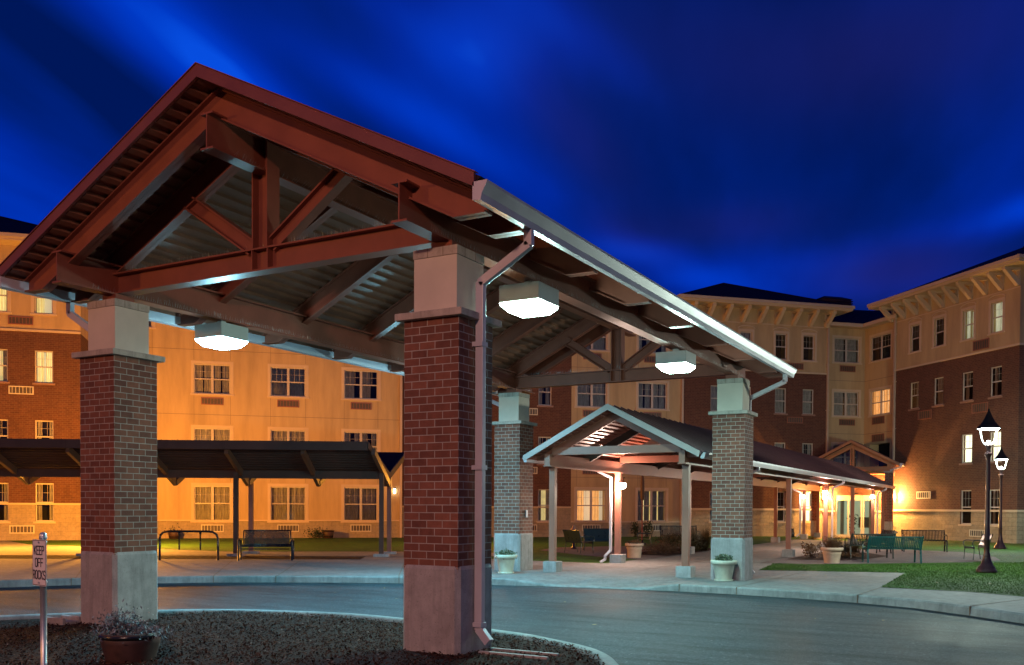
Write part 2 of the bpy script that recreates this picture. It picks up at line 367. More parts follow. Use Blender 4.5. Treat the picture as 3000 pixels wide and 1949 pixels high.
        if parent is not None:
            o.parent = parent; WM[o.name] = WM[parent.name].copy()
        else: WM[o.name] = Matrix.Identity(4)
        if bevel:
            b = o.modifiers.new('bevel', 'BEVEL'); b.width = bevel; b.segments = 2; b.limit_method = 'ANGLE'; b.angle_limit = .7
        return o
WM = {}
def tag(o, label, cat, group=None, kind=None):
    if label: o['label'] = label
    if cat: o['category'] = cat
    if group: o['group'] = group
    if kind: o['kind'] = kind
    return o
def thing(name, label, cat, loc=(0, 0, 0), rz=0., group=None):
    o = bpy.data.objects.new(name, None); COL.objects.link(o); o.empty_display_size = .2
    o.location = loc; o.rotation_euler = (0, 0, rz); WM[o.name] = Matrix.Translation(loc) @ Matrix.Rotation(rz, 4, 'Z')
    return tag(o, label, cat, group)
def dup(root, loc, rz=0., label=None, group=None):
    r = root.copy(); COL.objects.link(r); r.location = loc; r.rotation_euler = (0, 0, rz); WM[r.name] = Matrix.Translation(loc) @ Matrix.Rotation(rz, 4, 'Z')
    if label: r['label'] = label
    if group: r['group'] = group
    for ch in [c for c in bpy.data.objects if c.parent == root]:
        c = ch.copy(); COL.objects.link(c); c.parent = r
        for g in [q for q in bpy.data.objects if q.parent == ch]:
            d = g.copy(); COL.objects.link(d); d.parent = c
    return r
def struct(mb, name, mats, **k): return tag(mb.build(name, mats, **k), None, None, None, 'structure')
def lamp(name, kind, loc, energy, col, size=.1, parent=None, rot=None, spot=None):
    l = bpy.data.lights.new(name, kind); l.energy = energy; l.color = col
    if kind in ('POINT', 'SPOT'): l.shadow_soft_size = size
    if kind == 'SPOT': l.spot_size = spot or 2.6; l.spot_blend = .8
    if kind == 'AREA': l.size = size
    o = bpy.data.objects.new(name, l); COL.objects.link(o)
    if parent is not None:
        o.parent = parent; o.location = WM[parent.name].inverted() @ Vector(loc)
    else: o.location = loc
    if rot is not None: o.rotation_euler = rot
    return o

W, L, CW = 5.533, 11.548, .712
XM = (W-CW)/2; XR = W-CW/2; XL = -CW/2
PHI = .80416
PH = Vector((math.sin(PHI), math.cos(PHI), 0)); QH = Vector((-math.cos(PHI), math.sin(PHI), 0))
QP, PP = 33.455, 35.679
def PQ(p, q, z=0.): v = PH*p+QH*q; v.z = z; return v

Z3 = Vector((0, 0, 1))
# ============================================================ GROUND
kerb_far = [(-30, -14, 0), (-16, -5.5, 0), (-10.5, .4, 0), (-7.9, 3.0, 0), (-7.0, 4.35, 0), (-5.9, 5.6, 0), (-5.0, 6.45, 0), (-3.95, 7.15, 0), (-2.6, 7.95, 0), (-1.4, 8.5, 0), (0., 9.05, 0), (.9, 9.3, 0), (1.75, 9.5, -.11), (2.1, 9.57, -.135), (3.5, 9.75, -.135), (3.9, 9.8, -.11), (4.6, 9.9, 0), (5.8, 9.87, 0), (7.1, 9.68, 0), (8.2, 9.42, 0), (9.2, 9.0, 0), (10.1, 8.25, 0), (10.86, 7.5, 0), (12.5, 5.5, 0), (14.5, 2.5, 0), (17, -2, 0), (22, -12, 0), (30, -30, 0)]
def offs(pl, d):
    out = []
    for i, p in enumerate(pl):
        a = Vector(pl[max(i-1, 0)][:2]); b = Vector(pl[min(i+1, len(pl)-1)][:2]); t_ = (b-a).normalized(); n = Vector((-t_.y, t_.x))
        out.append((p[0]+n.x*d, p[1]+n.y*d, p[2]))
    return out
ROADZ = -.15
m = MB(); m.poly([(-400, -400), (400, -400), (400, 400), (-400, 400)], ROADZ-.006); struct(m, 'ground', GRASS)
m = MB(); m.poly([(-60, -60), (60, -60), (60, 12), (-60, 12)], ROADZ); struct(m, 'road', ASPH)
# kerb: top strip and rounded face
m = MB(); inner = offs(kerb_far, .16)
for (a, b, c, d) in zip(kerb_far, kerb_far[1:], inner, inner[1:]):
    fo = offs([a, b], -.012)
    lo = .025
    A1 = (a[0], a[1], a[2]-lo); B1 = (b[0], b[1], b[2]-lo)
    A0 = (fo[0][0], fo[0][1], ROADZ-.004); B0 = (fo[1][0], fo[1][1], ROADZ-.004)
    am = (a[0]*.86+c[0]*.14, a[1]*.86+c[1]*.14, a[2]); bm_ = (b[0]*.86+d[0]*.14, b[1]*.86+d[1]*.14, b[2])
    m.add([A0, B0, B1, A1], [(0, 1, 2, 3)], True); m.add([A1, B1, bm_, am], [(0, 1, 2, 3)], True)
    m.add([am, bm_, (d[0], d[1], b[2] if b[2] == 0 else b[2]+.02), (c[0], c[1], a[2] if a[2] == 0 else a[2]+.02)], [(0, 1, 2, 3)])
struct(m, 'kerb', KERB)
# sloping strip behind the kerb, then flat slab
back = [(p[0], p[1], 0) for p in offs(kerb_far, 1.75)]
m = MB()
def inz(a): return a[2] if a[2] == 0 else a[2]+.02
for (a, b, c, d) in zip(inner, inner[1:], back, back[1:]):
    m.add([(a[0], a[1], inz(a)), (b[0], b[1], inz(b)), d, c], [(0, 1, 2, 3)])
m.poly([(-26, 14), (-14, 6.5)] and [back[i] for i in range(len(back))]+[(60, 40), (-60, 40)], 0)
flat_slab = m
sw = struct(m, 'sidewalk', WALK)
# lawn sheets over the slab (4 mm steps)
m = MB()
m.poly([(8.35, 11.35), (8.3, 16.2), (4.95, 15.2), (4.75, 17.), (4.6, 19.), (4.45, 46.), (20, 46), (60, 38), (60, -30), (32.5, -29), (24.2, -11.), (19.2, -1.), (16.6, 3.6), (14.4, 6.7), (12.1, 9.5), (11., 10.5), (9.9, 11.15)], .006)
m.poly([(-.95, 15.65), (.55, 15.75), (.55, 47), (-40, 60), (-60, 30), (-24, 14.6), (-13.0, 14.7), (-9.2, 17.4), (-7.4, 18.6), (-4.6, 15.9)], .006)
struct(m, 'lawn', GRASS)
m = MB()
# paved terrace on the right, brick path on the left, mulch beds
m.poly([(4.2, 18.3), (5.6, 18.45), (7.2, 19.9), (9.2, 21.9), (10.2, 23.8), (10.0, 26.), (8.9, 29.2), (7.0, 30.2), (4.5, 29.9)], .012)
m.poly([(.75, 17.9), (.75, 24.), (-1.2, 27.2), (-3.6, 26.8), (-5.2, 24.), (-4.6, 21.6), (-2.6, 19.9), (-.9, 18.6)], .012)
struct(m, 'terrace', PAVER)
m = MB()
m.poly([(4.45, 20.6), (5.8, 20.5), (6.6, 22.2), (6.9, 24.4), (6.0, 26.4), (4.5, 27.)], .02)
m.poly([(.7, 20.3), (.7, 27.5), (-1.0, 26.2), (-1.0, 22.5), (-.3, 20.6)], .02)
AZ = math.radians(58); AA = Vector((math.sin(AZ), math.cos(AZ), 0)); BB = Vector((-math.cos(AZ), math.sin(AZ), 0))
def AB(a, b, z=0.): v = AA*a+BB*b; v.z = z; return v
m.poly([AB(-14, 14.9), AB(1.7, 14.75), AB(1.7, 16.35), AB(-14, 16.6)], .005)
struct(m, 'mulch_bed', MULCH)
m = MB(); m.poly([AB(-30, 16.6), AB(6, 16.6), AB(7., 18.9), AB(-30, 18.9)], .010)
struct(m, 'path', WALK)
# island
isl = [(-9, -16), (-7.2, -9), (-5.2, -5), (-3.6, -2.6), (-2.0, -.36), (-1.37, .46), (-.68, 1.3), (0, 1.85), (.6, 2.12), (1.97, 2.46), (3.09, 2.4), (4.0, 2.25), (4.83, 2.01), (5.45, 1.83), (5.97, 1.57), (6.4, 1.33), (6.8, 1.0), (7.24, .4), (7.75, -.7), (8.2, -2.2), (8.5, -4.5), (8.6, -8), (8.6, -16)]
IZ = -.015
m = MB()
def catmull(pl, k=4):
    out = []
    for i in range(len(pl)-1):
        p0, p1, p2, p3 = [Vector(pl[max(0, min(len(pl)-1, j))]) for j in (i-1, i, i+1, i+2)]
        for q in range(k):
            u = q/k; out.append(.5*((2*p1)+(p2-p0)*u+(2*p0-5*p1+4*p2-p3)*u*u+(3*p1-p0-3*p2+p3)*u**3))
    out.append(Vector(pl[-1])); return [(p.x, p.y) for p in out]
isl = catmull(isl)
i3 = [(x, y, IZ) for x, y in isl]
prof = [(0., ROADZ-.003), (-.005, IZ-.03), (-.03, IZ-.004), (-.06, IZ), (-.15, IZ), (-.165, IZ-.02), (-.17, IZ-.12)]
rings = [[(p[0], p[1], z) for p in offs(i3, o_)] for o_, z in prof]
vs = [p for r_ in rings for p in r_]; n_ = len(i3)
m.add(vs, [(j*n_+i, j*n_+i+1, (j+1)*n_+i+1, (j+1)*n_+i) for j in range(len(prof)-1) for i in range(n_-1)], True)
struct(m, 'island_kerb', KERB)
# mulch surface: gentle mound grid inside the island
inn = offs(i3, -.16)
def inside(x, y, pl):
    c = False; j = len(pl)-1
    for i in range(len(pl)):
        if (pl[i][1] > y) != (pl[j][1] > y) and x < (pl[j][0]-pl[i][0])*(y-pl[i][1])/(pl[j][1]-pl[i][1])+pl[i][0]: c = not c
        j = i
    return c
def mulch_z(x, y):
    return -.075+.03*math.sin(x*.9+1)*math.sin(y*.7)+.045*max(0, min(1, (x-1)/4))-.02*max(0, -x)
m = MB(); m.poly([(p[0], p[1], -.09) for p in inn]); 
island = struct(m, 'mulch_bed', MULCH)
bm = bmesh.new(); bm.from_mesh(island.data)
bmesh.ops.triangulate(bm, faces=bm.faces[:]); 
for _ in range(4): bmesh.ops.subdivide_edges(bm, edges=[e for e in bm.edges if e.calc_length() > .5], cuts=1, use_grid_fill=True)
bmesh.ops.triangulate(bm, faces=bm.faces[:])
for v_ in bm.verts:
    d_ = min((v_.co.x-p[0])**2+(v_.co.y-p[1])**2 for p in inn)**.5
    v_.co.z = mulch_z(v_.co.x, v_.co.y) if d_ > .12 else -.075
bm.to_mesh(island.data); bm.free()
m = MB(); rnd = random.Random(3)
cnt = 0
while cnt < 34000:
    # denser near the camera
    x = rnd.uniform(-4.5, 8.3); y = rnd.uniform(-5.2, 2.3)
    if not inside(x, y, inn): continue
    if rnd.random() > .35+.65*max(0, min(1, (y+5)/4)): pass
    c = Vector((x, y, mulch_z(x, y)+rnd.uniform(.0, .022)))
    Lc = rnd.uniform(.014, .05); wc = Lc*rnd.uniform(.25, .6)
    a = rnd.uniform(0, 2*PI); tl = rnd.gauss(0, .45); d = Vector((math.cos(a)*math.cos(tl), math.sin(a)*math.cos(tl), math.sin(tl))); s_, u_ = perp(d)
    h_ = rnd.uniform(.004, .012)
    m.add([c-d*Lc/2-s_*wc/2, c+d*Lc/2-s_*wc/3, c+d*Lc/2+s_*wc/3, c-d*Lc/2+s_*wc/2, c+u_*h_], [(0, 1, 4), (1, 2, 4), (2, 3, 4), (3, 0, 4)])
    cnt += 1
tag(m.build('mulch_chips', CHIP), 'loose dark bark mulch chips covering the traffic island', 'mulch', kind='stuff')
# grime line in the gutter and kerb joints
m = MB(); rnd = random.Random(4); kk = catmull([(p[0], p[1]) for p in kerb_far], 10); o0 = [(x, y, 0) for x, y in kk]; o0 = offs(o0, .0)
ow = [offs(o0, -(.05+.10*rnd.random()))[i] for i in range(len(o0))]
for i in range(len(o0)-1): m.add([(o0[i][0], o0[i][1], ROADZ+.003), (o0[i+1][0], o0[i+1][1], ROADZ+.003), (ow[i+1][0], ow[i+1][1], ROADZ+.003), (ow[i][0], ow[i][1], ROADZ+.003)], [(0, 1, 2, 3)])
struct(m, 'gutter_grime', SOIL)
m = MB()
for (x, y, dx, dy) in ((-7.0, 4.35, -.86, .5), (-5.0, 6.45, -.62, .78), (-3.85, 7.2, -.5, .86), (-1.4, 8.5, -.45, .9), (4.65, 9.9, 0, 1), (5.85, 9.87, .05, 1), (8.2, 9.42, .3, .95), (10.1, 8.25, .55, .83)):
    n = Vector((dx, dy, 0)).normalized(); c = Vector((x, y, 0)); t2 = Vector((-n.y, n.x, 0)); m.obox(c, t2, n, Z3, -.007, .007, -.02, .2, ROADZ, .0035)
struct(m, 'kerb_joints', JOINT)
# pavement joints
m = MB()
def joint(a, b, w=.014, z=.0045):
    a = Vector((*a, 0)); b = Vector((*b, 0)); d = (b-a).normalized(); n = Vector((-d.y, d.x, 0))*w
    m.add([a-n+Vector((0, 0, z)), b-n+Vector((0, 0, z)), b+n+Vector((0, 0, z)), a+n+Vector((0, 0, z))], [(0, 1, 2, 3)])
for a, b in [((-7.0, 4.45), (-12.2, 8.6)), ((-5.05, 6.5), (-9.0, 10.9)), ((-3.85, 7.25), (-7.2, 11.7)), ((-1.45, 8.55), (-4.4, 12.9)), ((.3, 9.25), (-.6, 12.)), ((5.85, 9.95), (6.1, 15.4)), ((8.22, 9.5), (8.35, 11.3)), ((10.1, 8.35), (11.0, 10.4)), ((12.5, 5.6), (14.2, 6.8)), ((5.6, 12.6), (8.3, 12.6)), ((1., 14.2), (4., 14.2)), ((1., 17.7), (4., 17.7)), ((1., 21.2), (4., 21.2)), ((1., 24.7), (4., 24.7)), ((1., 28.2), (4., 28.2)), ((1., 32.), (4., 32.)), ((-.5, 12.3), (6.1, 12.5)), ((2.45, 12.), (2.45, 30.))]: joint(a, b)
struct(m, 'pavement_joints', JOINT)
# tactile dome patch on the ramp
m = MB()
for i in range(22):
    for j in range(15):
        x = 2.25+i*.062; y = 9.98+j*.062+i*.008; z = -.115+.115*(y-9.7)/1.6
        m.add([(x-.012, y-.012, z+.001), (x+.012, y-.012, z+.001), (x+.012, y+.012, z+.001), (x-.012, y+.012, z+.001), (x, y, z+.009)], [(0, 1, 4), (1, 2, 4), (2, 3, 4), (3, 0, 4)])
struct(m, 'ramp_domes', CONC)
# grass blades (nearest part of the right-hand lawn and left lawn edge)
m = MB(); rnd = random.Random(5)
lawnpoly = [(8.35, 11.35), (8.3, 16.2), (4.95, 15.2), (4.75, 17.), (4.6, 18.2), (5.7, 18.35), (7.3, 19.7), (9.4, 21.7), (12., 24), (16, 20), (16, 4.6), (14.4, 6.9), (12.1, 9.6), (11., 10.6), (9.9, 11.25)]
cnt = 0
while cnt < 70000:
    x = rnd.uniform(4.6, 15); y = rnd.uniform(5, 24)
    if not inside(x, y, lawnpoly): continue
    h_ = rnd.uniform(.018, .042); a = rnd.uniform(0, 2*PI); w_2 = rnd.uniform(.004, .009); dx, dy = math.cos(a)*w_2, math.sin(a)*w_2
    lx, ly = rnd.gauss(0, .022), rnd.gauss(0, .022)
    m.add([(x-dx, y-dy, .004), (x+dx, y+dy, .004), (x+lx, y+ly, h_)], [(0, 1, 2)]); cnt += 1
tag(m.build('grass', BLADE), 'short green lawn grass beside the curved sidewalk', 'grass', kind='stuff')
m = MB(); rnd = random.Random(9)
for _ in range(150):
    if rnd.random() < .35: x, y, z = rnd.uniform(5, 13), rnd.uniform(12, 22), .05
    elif rnd.random() < .5: x, y, z = rnd.uniform(-4, .5), rnd.uniform(16, 24), .05
    elif rnd.random() < .5:
        v_ = AB(rnd.uniform(-8, 5), rnd.uniform(19, 30), .05); x, y, z = v_
    else: x, y, z = rnd.uniform(-7, 9), rnd.uniform(3.5, 8.5), ROADZ+.01
    a = rnd.uniform(0, 6.28); s_ = rnd.uniform(.02, .05)
    if inside(x, y, inn): continue
    if z < 0 and y > 4.5+.0*x and x < -4: continue
    m.add([(x+math.cos(a+k*PI/2)*s_*(1 if k % 2 else .6), y+math.sin(a+k*PI/2)*s_*(1 if k % 2 else .6), z+rnd.uniform(0, .012)) for k in range(4)], [(0, 1, 2, 3)])
tag(m.build('fallen_leaves', FALL), 'scattered small yellow fallen leaves on lawns and road', 'leaves', kind='stuff')

# ============================================================ ENTRANCE PORTICO
port = thing('entrance_portico', 'large rust red steel gabled drive through canopy on four brick columns', 'portico', (XM, L/2, 0))
def zt(x): return 6.67-.5*abs(x-XM)
YF, YB = -.73, L+CW+.70
# columns
cols = [(W-CW, 0), (-CW, 0), (W-CW, L), (-CW, L)]
for ci, (x0, y0) in enumerate(cols):
    x1, y1 = x0+CW, y0+CW
    zb = -.25 if y0 < 1 else -.01
    m = MB(); m.uv0 = (x1, y0, 3.62); m.box(x0, x1, y0, y1, .86, 3.625)
    col_ = m.build('brick_column', BRK, port)
    m = MB(); e = .022; c = .05
    pts = [(x0-e+c, y0-e), (x1+e-c, y0-e), (x1+e, y0-e+c), (x1+e, y1+e-c), (x1+e-c, y1+e), (x0-e+c, y1+e), (x0-e, y1+e-c), (x0-e, y0-e+c)]
    k = len(pts); cx_, cy_ = (x0+x1)/2, (y0+y1)/2
    vs = [(p[0], p[1], z) for z in (zb, .885) for p in pts]+[(cx_+(p[0]-cx_)*.955, cy_+(p[1]-cy_)*.955, .925) for p in pts]
    m.add(vs, [(i, (i+1) % k, k+(i+1) % k, k+i) for i in range(k)]+[(k+i, k+(i+1) % k, 2*k+(i+1) % k, 2*k+i) for i in range(k)]+[tuple(range(2*k, 3*k))])
    m.build('concrete_plinth', CONC, col_)
    m = MB(); e = .08; m.box(x0-e, x1+e, y0-e, y1+e, 3.612, 3.69); m.build('stone_band', CAST, col_, bevel=.008)
    m = MB(); e = -.08; m.box(x0-e-.004, x1+e+.004, y0-e-.004, y1+e+.004, 3.70, 4.30); m.build('capital', CAPM, col_)
    m = MB(); e = -.068; m.box(x0-e, x1+e, y0-e, y1+e, 4.304, 4.40); m.cur = 1
    for q in (.33, .68): m.box(x0-e+(x1-x0+2*e)*q-.003, x0-e+(x1-x0+2*e)*q+.003, y0-e-.0015, y1+e+.0015, 4.304, 4.401)
    for q in (.28, .66): m.box(x0-e-.0015, x1+e+.0015, y0-e+(y1-y0+2*e)*q-.003, y0-e+(y1-y0+2*e)*q+.003, 4.304, 4.401)
    m.build('cap_course', [CAST, JOINT], col_)
    m = MB(); m.box(x0+.22, x1-.22, y0+.2, y1-.2, 4.40, 4.5); m.build('bearing_plate', RED, col_)
# long beams
for x in (XR, XL):
    m = MB(); m.ibeam((x, -.60, 4.71), (x, YB-.12, 4.71), .42, .20); m.build('eave_beam', RED, port)
m = MB(); m.ibeam((XM, -.60, 5.96), (XM, YB-.12, 5.96), .43, .20); m.build('ridge_beam', RED, port)
# rafters
RY = [-.36, .356, 2.28, 4.205, 6.13, 8.05, 9.98, 11.904, 12.70]
for y in RY:
    ZB0 = 6.17
    for sgn in (-1, 1):
        X = lambda d: XM+sgn*d
        zr = lambda d: 6.53-.5*d
        zb_ = lambda d: ZB0-.5*d
        m = MB(); dk = 3.32; de = 3.70; zc = zb_(dk)
        m.prism([(0, zr(0)), (0, zb_(0)), (dk, zc), (de, zc), (de, zr(de))], (XM, y, 0), (sgn, 0, 0), (0, 0, 1), (0, 1, 0), -.009, .009)
        w2 = .075
        m.prism([(0, zb_(0)), (dk, zc), (dk, zc+.022), (0, zb_(0)+.022)], (XM, y, 0), (sgn, 0, 0), (0, 0, 1), (0, 1, 0), -w2, w2)
        m.prism([(dk, zc), (de, zc), (de, zc+.022), (dk, zc+.022)], (XM, y, 0), (sgn, 0, 0), (0, 0, 1), (0, 1, 0), -w2, w2)
        m.prism([(0, zr(0)-.022), (de, zr(de)-.022), (de, zr(de)-.001), (0, zr(0)-.001)], (XM, y, 0), (sgn, 0, 0), (0, 0, 1), (0, 1, 0), -w2, w2)
        m.build('rafter', RED, port)
# trusses
for y in (.356, L+CW/2):
    m = MB(); m.ibeam((XL+.01, y, 4.665), (XR-.01, y, 4.665), .29, .21)
    for x in (XM-.13, XM+.13):
        for s_ in (-1, 1): m.box(x-.008, x+.008, y+min(0, s_*.10), y+max(0, s_*.10), 4.545, 4.79)
    m.build('tie_beam', RED, port)
    m = MB(); m.ibeam((XM+.01, y, 4.81), (XM+.01, y, 6.15), .26, .22, Vector((1, 0, 0))); m.build('king_post', RED, port)
    for s_ in (-1, 1):
        m = MB(); m.ibeam((XM+s_*.16, y, 4.83), (XM+s_*1.33, y, 5.60), .20, .15); m.build('brace', RED, port)
# deck: corrugated both faces
def deck(sgn):
    m = MB(); half = 3.74; pit = .19; n = int(half*1.118/pit); prof = []
    L_ = half*math.sqrt(1.25); d0 = 0.
    k = 0; s_ = 0.
    while s_ < L_:
        for ds, h in ((0, 0), (.07, 0), (.085, .045), (.165, .045), (.18, 0)):
            if s_+ds <= L_: prof.append((s_+ds, h))
        s_ += pit
    c, sn = 2/math.sqrt(5), 1/math.sqrt(5)
    def P(s_, h, y): return (XM+sgn*(s_*c+h*sn), y, 6.53-s_*sn+h*c)
    a = [P(s_, h, YF+.03) for s_, h in prof]; b = [P(s_, h, YB-.03) for s_, h in prof]; k = len(prof)
    m.add(a+b, [(i, i+1, k+i+1, k+i) for i in range(k-1)])
    o = m.build('roof_deck', DECK, port)
    m = MB(); m.add([P(0, .075, YF+.03), P(L_, .075, YF+.03), P(L_, .075, YB-.03), P(0, .075, YB-.03), P(0, .12, YF+.03), P(L_+.02, .12, YF+.03), P(L_+.02, .12, YB-.03), P(0, .12, YB-.03)], [(0, 3, 2, 1), (4, 5, 6, 7), (0, 1, 5, 4), (1, 2, 6, 5), (2, 3, 7, 6)])
    m.build('roof_sheet', ROOF, o)
    m = MB()
    for y, w_ in ((YF, -1), (YB, 1)):
        pts = [(0, 6.672), (3.76, 6.672-1.88), (3.76, 6.672-1.88-.135), (0, 6.672-.145)]
        m.prism(pts, (XM, y, 0), (sgn, 0, 0), (0, 0, 1), (0, 1, 0), -.02, .02)
        pts = [(0, 6.676), (3.78, 6.676-1.89), (3.78, 6.676-1.89+.012), (0, 6.688)]
        m.prism(pts, (XM, y, 0), (sgn, 0, 0), (0, 0, 1), (0, 1, 0), -.035, .035)
        m.build('rake_fascia', FASC, o); m = MB()
deck(1); deck(-1)
# gutters
for sgn in (1, -1):
    m = MB(); b = XM+sgn*3.745
    prof = [(0, 4.70), (0, 4.525), (.09, 4.515), (.105, 4.58), (.16, 4.675), (.165, 4.70), (.15, 4.705), (.145, 4.68)]
    k = len(prof)
    for i in range(k-1):
        (xa, za), (xb, zb_) = prof[i], prof[i+1]
        m.add([(b+sgn*xa, YF-.02, za), (b+sgn*xb, YF-.02, zb_), (b+sgn*xb, YB+.02, zb_), (b+sgn*xa, YB+.02, za)], [(0, 1, 2, 3)])
    for y in (YF-.02, YB+.02): m.add([(b+sgn*p[0], y, p[1]) for p in prof[:6]], [tuple(range(6))])
    for y in (3.6, 8.1): m.obox((b, y, 0), (sgn, 0, 0), (0, 1, 0), (0, 0, 1), -.002, .093, -.004, .004, 4.512, 4.53); m.obox((b, y, 0), (sgn, 0, 0), (0, 1, 0), (0, 0, 1), .09, .17, -.005, .005, 4.52, 4.70) if 0 else None
    m.build('gutter', GUT, port)
# downspouts
def downspout(pts, w=.095, d=.075, mat=GUT, parent=port, straps=(), name='downspout'):
    m = MB()
    for a, b in zip(pts, pts[1:]): m.bar(a, b, w, d, Vector((0, 1, 0)) if abs((Vector(b)-Vector(a)).normalized().y) < .9 else Vector((0, 0, 1)), ext=.012)
    o = m.build(name, mat, parent, bevel=.006)
    if straps:
        m = MB()
        for p in straps: m.box(p[0]-.075, p[0]+.055, p[1]-.06, p[1]+.06, p[2]-.025, p[2]+.025)
        m.build('strap', mat, o)
    return o
for (xe, xc, s_) in ((XM+3.79, W, 1), (XM-3.79, -CW, -1)):
    for y, zlow in ((.33, .22), (L+CW+.07, .25)):
        xd = xc+s_*.075 if y < 1 else xc-s_*.12
        pts = [(xe, y, 4.53), (xe, y, 4.36), (xd, y, 4.02), (xd, y, zlow), (xd+s_*.13, y-.02, zlow-.13)]
        downspout(pts, straps=[(xd, y, 3.35), (xd, y, 2.0), (xd, y, .27)])
# bird spikes along tops
m = MB(); rnd = random.Random(11)
def spikes(a, b, n, h=.10, off=.05):
    a = Vector(a); b = Vector(b)
    for i in range(n):
        p = a.lerp(b, i/n); d = Vector((rnd.choice((-1, 1))*off*(.4+rnd.random()), 0, h*(.8+.4*rnd.random())))
        if abs((b-a).normalized().x) > .7: d = Vector((rnd.gauss(0, .01), rnd.choice((-1, 1))*off*rnd.random(), d.z))
        s_ = (b-a).normalized()*.0022
        m.add([p-s_, p+s_, p+d], [(0, 1, 2)])
for y in (.356, L+CW/2): spikes((XL, y, 4.81), (XR, y, 4.81), 210)
for x in (XL, XR):
    spikes((x+.06, -.1, 4.525), (x+.06, YB-.3, 4.525), 320, .08, .02); spikes((x-.06, -.1, 4.525), (x-.06, YB-.3, 4.525), 320, .08, .02)
spikes((XM, -.2, 5.78), (XM, 6, 5.78), 160, .08, .1)
sp = m.build('bird_spikes', GALV, port); sp['kind'] = 'stuff'
# canopy lights
def canopy_light(x, y, mat, label):
    t_ = thing('canopy_light', label, 'light fixture', (x, y, 4.18), 0, 'box lights under the portico eave beams')
    h = .29
    m = MB(); m.box(x-h, x+h, y-h, y+h, 4.20, 4.42); m.box(x-.05, x+.05, y-.05, y+.05, 4.42, 4.50); hs = m.build('housing', LGHTH, t_, bevel=.01)
    m = MB(); a = h-.004; b = h-.09
    m.add([(x+sx*a, y+sy*a, 4.198) for sx, sy in ((-1, -1), (1, -1), (1, 1), (-1, 1))]+[(x+sx*(a-.01), y+sy*(a-.01), 4.165) for sx, sy in ((-1, -1), (1, -1), (1, 1), (-1, 1))]+[(x+sx*b, y+sy*b, 4.085) for sx, sy in ((-1, -1), (1, -1), (1, 1), (-1, 1))],
          [(0, 1, 5, 4), (1, 2, 6, 5), (2, 3, 7, 6), (3, 0, 4, 7), (4, 5, 9, 8), (5, 6, 10, 9), (6, 7, 11, 10), (7, 4, 8, 11), (8, 9, 10, 11)])
    m.build('lens', mat, t_)
    lamp('canopy_lamp', 'AREA', (x, y, 4.07), LV['hidarea']*(1.35 if mat == HIDE else 2.4), (.38, .98, 1.) if mat == HIDE else (.18, .70, 1.), .4, t_)
    lamp('canopy_lamp', 'POINT', (x, y, 4.03), LV['hidpt']*(1. if mat == HIDE else 1.2), (.60, 1., .92) if mat == HIDE else (.34, .82, 1.), .13, t_)
canopy_light(XR, 2.27, HIDE, 'box canopy light nearest the camera beside the tall white downspout')
canopy_light(XR, 8.05, HIDE, 'box canopy light above the far right brick column with the cream pot')
canopy_light(XL, 2.27, HIDB, 'bluish white box canopy light in front of the cream building wall')
canopy_light(XL, 8.05, HIDB, 'box canopy light far along the left beam behind the near column')

# ============================================================ WALKWAY CANOPY
wk = thing('walkway_canopy', 'long rust red steel gabled walkway canopy leading to the building entrance', 'canopy', (XM, 28, 0))
WL, WR = .72, 4.10; WY0, WY1 = 11.35, 45.3
PY = [11.95, 16.1, 22.4, 28.8, 35.1, 41.4, 45.1]
for x in (WL, WR):
    for y in PY:
        m = MB(); m.box(x-.075, x+.075, y-.065, y+.065, .22, 2.56); m.cur = 0
        m.box(x-.085, x+.085, y-.075, y+.075, 2.52, 2.56)
        po = m.build('post', STEEL2, wk)
        m = MB(); m.box(x-.18, x+.18, y-.18, y+.18, -.02, .25); m.build('footing', CONC, po, bevel=.015)
    m = MB(); y0 = 11.62
    for a, b in ((y0, WY1),): m.box(x-.07, x+.07, a, b, 2.565, 2.86)
    m.build('side_beam', STEEL2, wk)
    m = MB()
    for s_ in (-1, 1): m.box(x+s_*.085-.015, x+s_*.085+.015, y0+.01, WY1-.01, 2.555, 2.59)
    m.build('beam_flange', STEEL2, wk)
for y in [11.8]+PY[1:]:
    m = MB(); m.box(WL+.07, WR-.07, y-.05, y+.05, 2.84, 3.02); m.build('cross_tie', STEEL2, wk)
sl = .52
for y in (11.8, 14, 16.1, 19.2, 22.4, 25.6, 28.8, 32, 35.1, 38.2, 41.4, 45.0):
    for sgn in (1, -1):
        m = MB(); pts = [(0, 3.84), (0, 3.62), (1.75, 3.62-1.75*sl), (2.05, 3.84-2.05*sl-.06), (2.05, 3.84-2.05*sl)]
        m.prism(pts, (XM, y, 0), (sgn, 0, 0), (0, 0, 1), (0, 1, 0), -.035, .035); m.build('rafter', PURP if y > 12 else RED, wk)
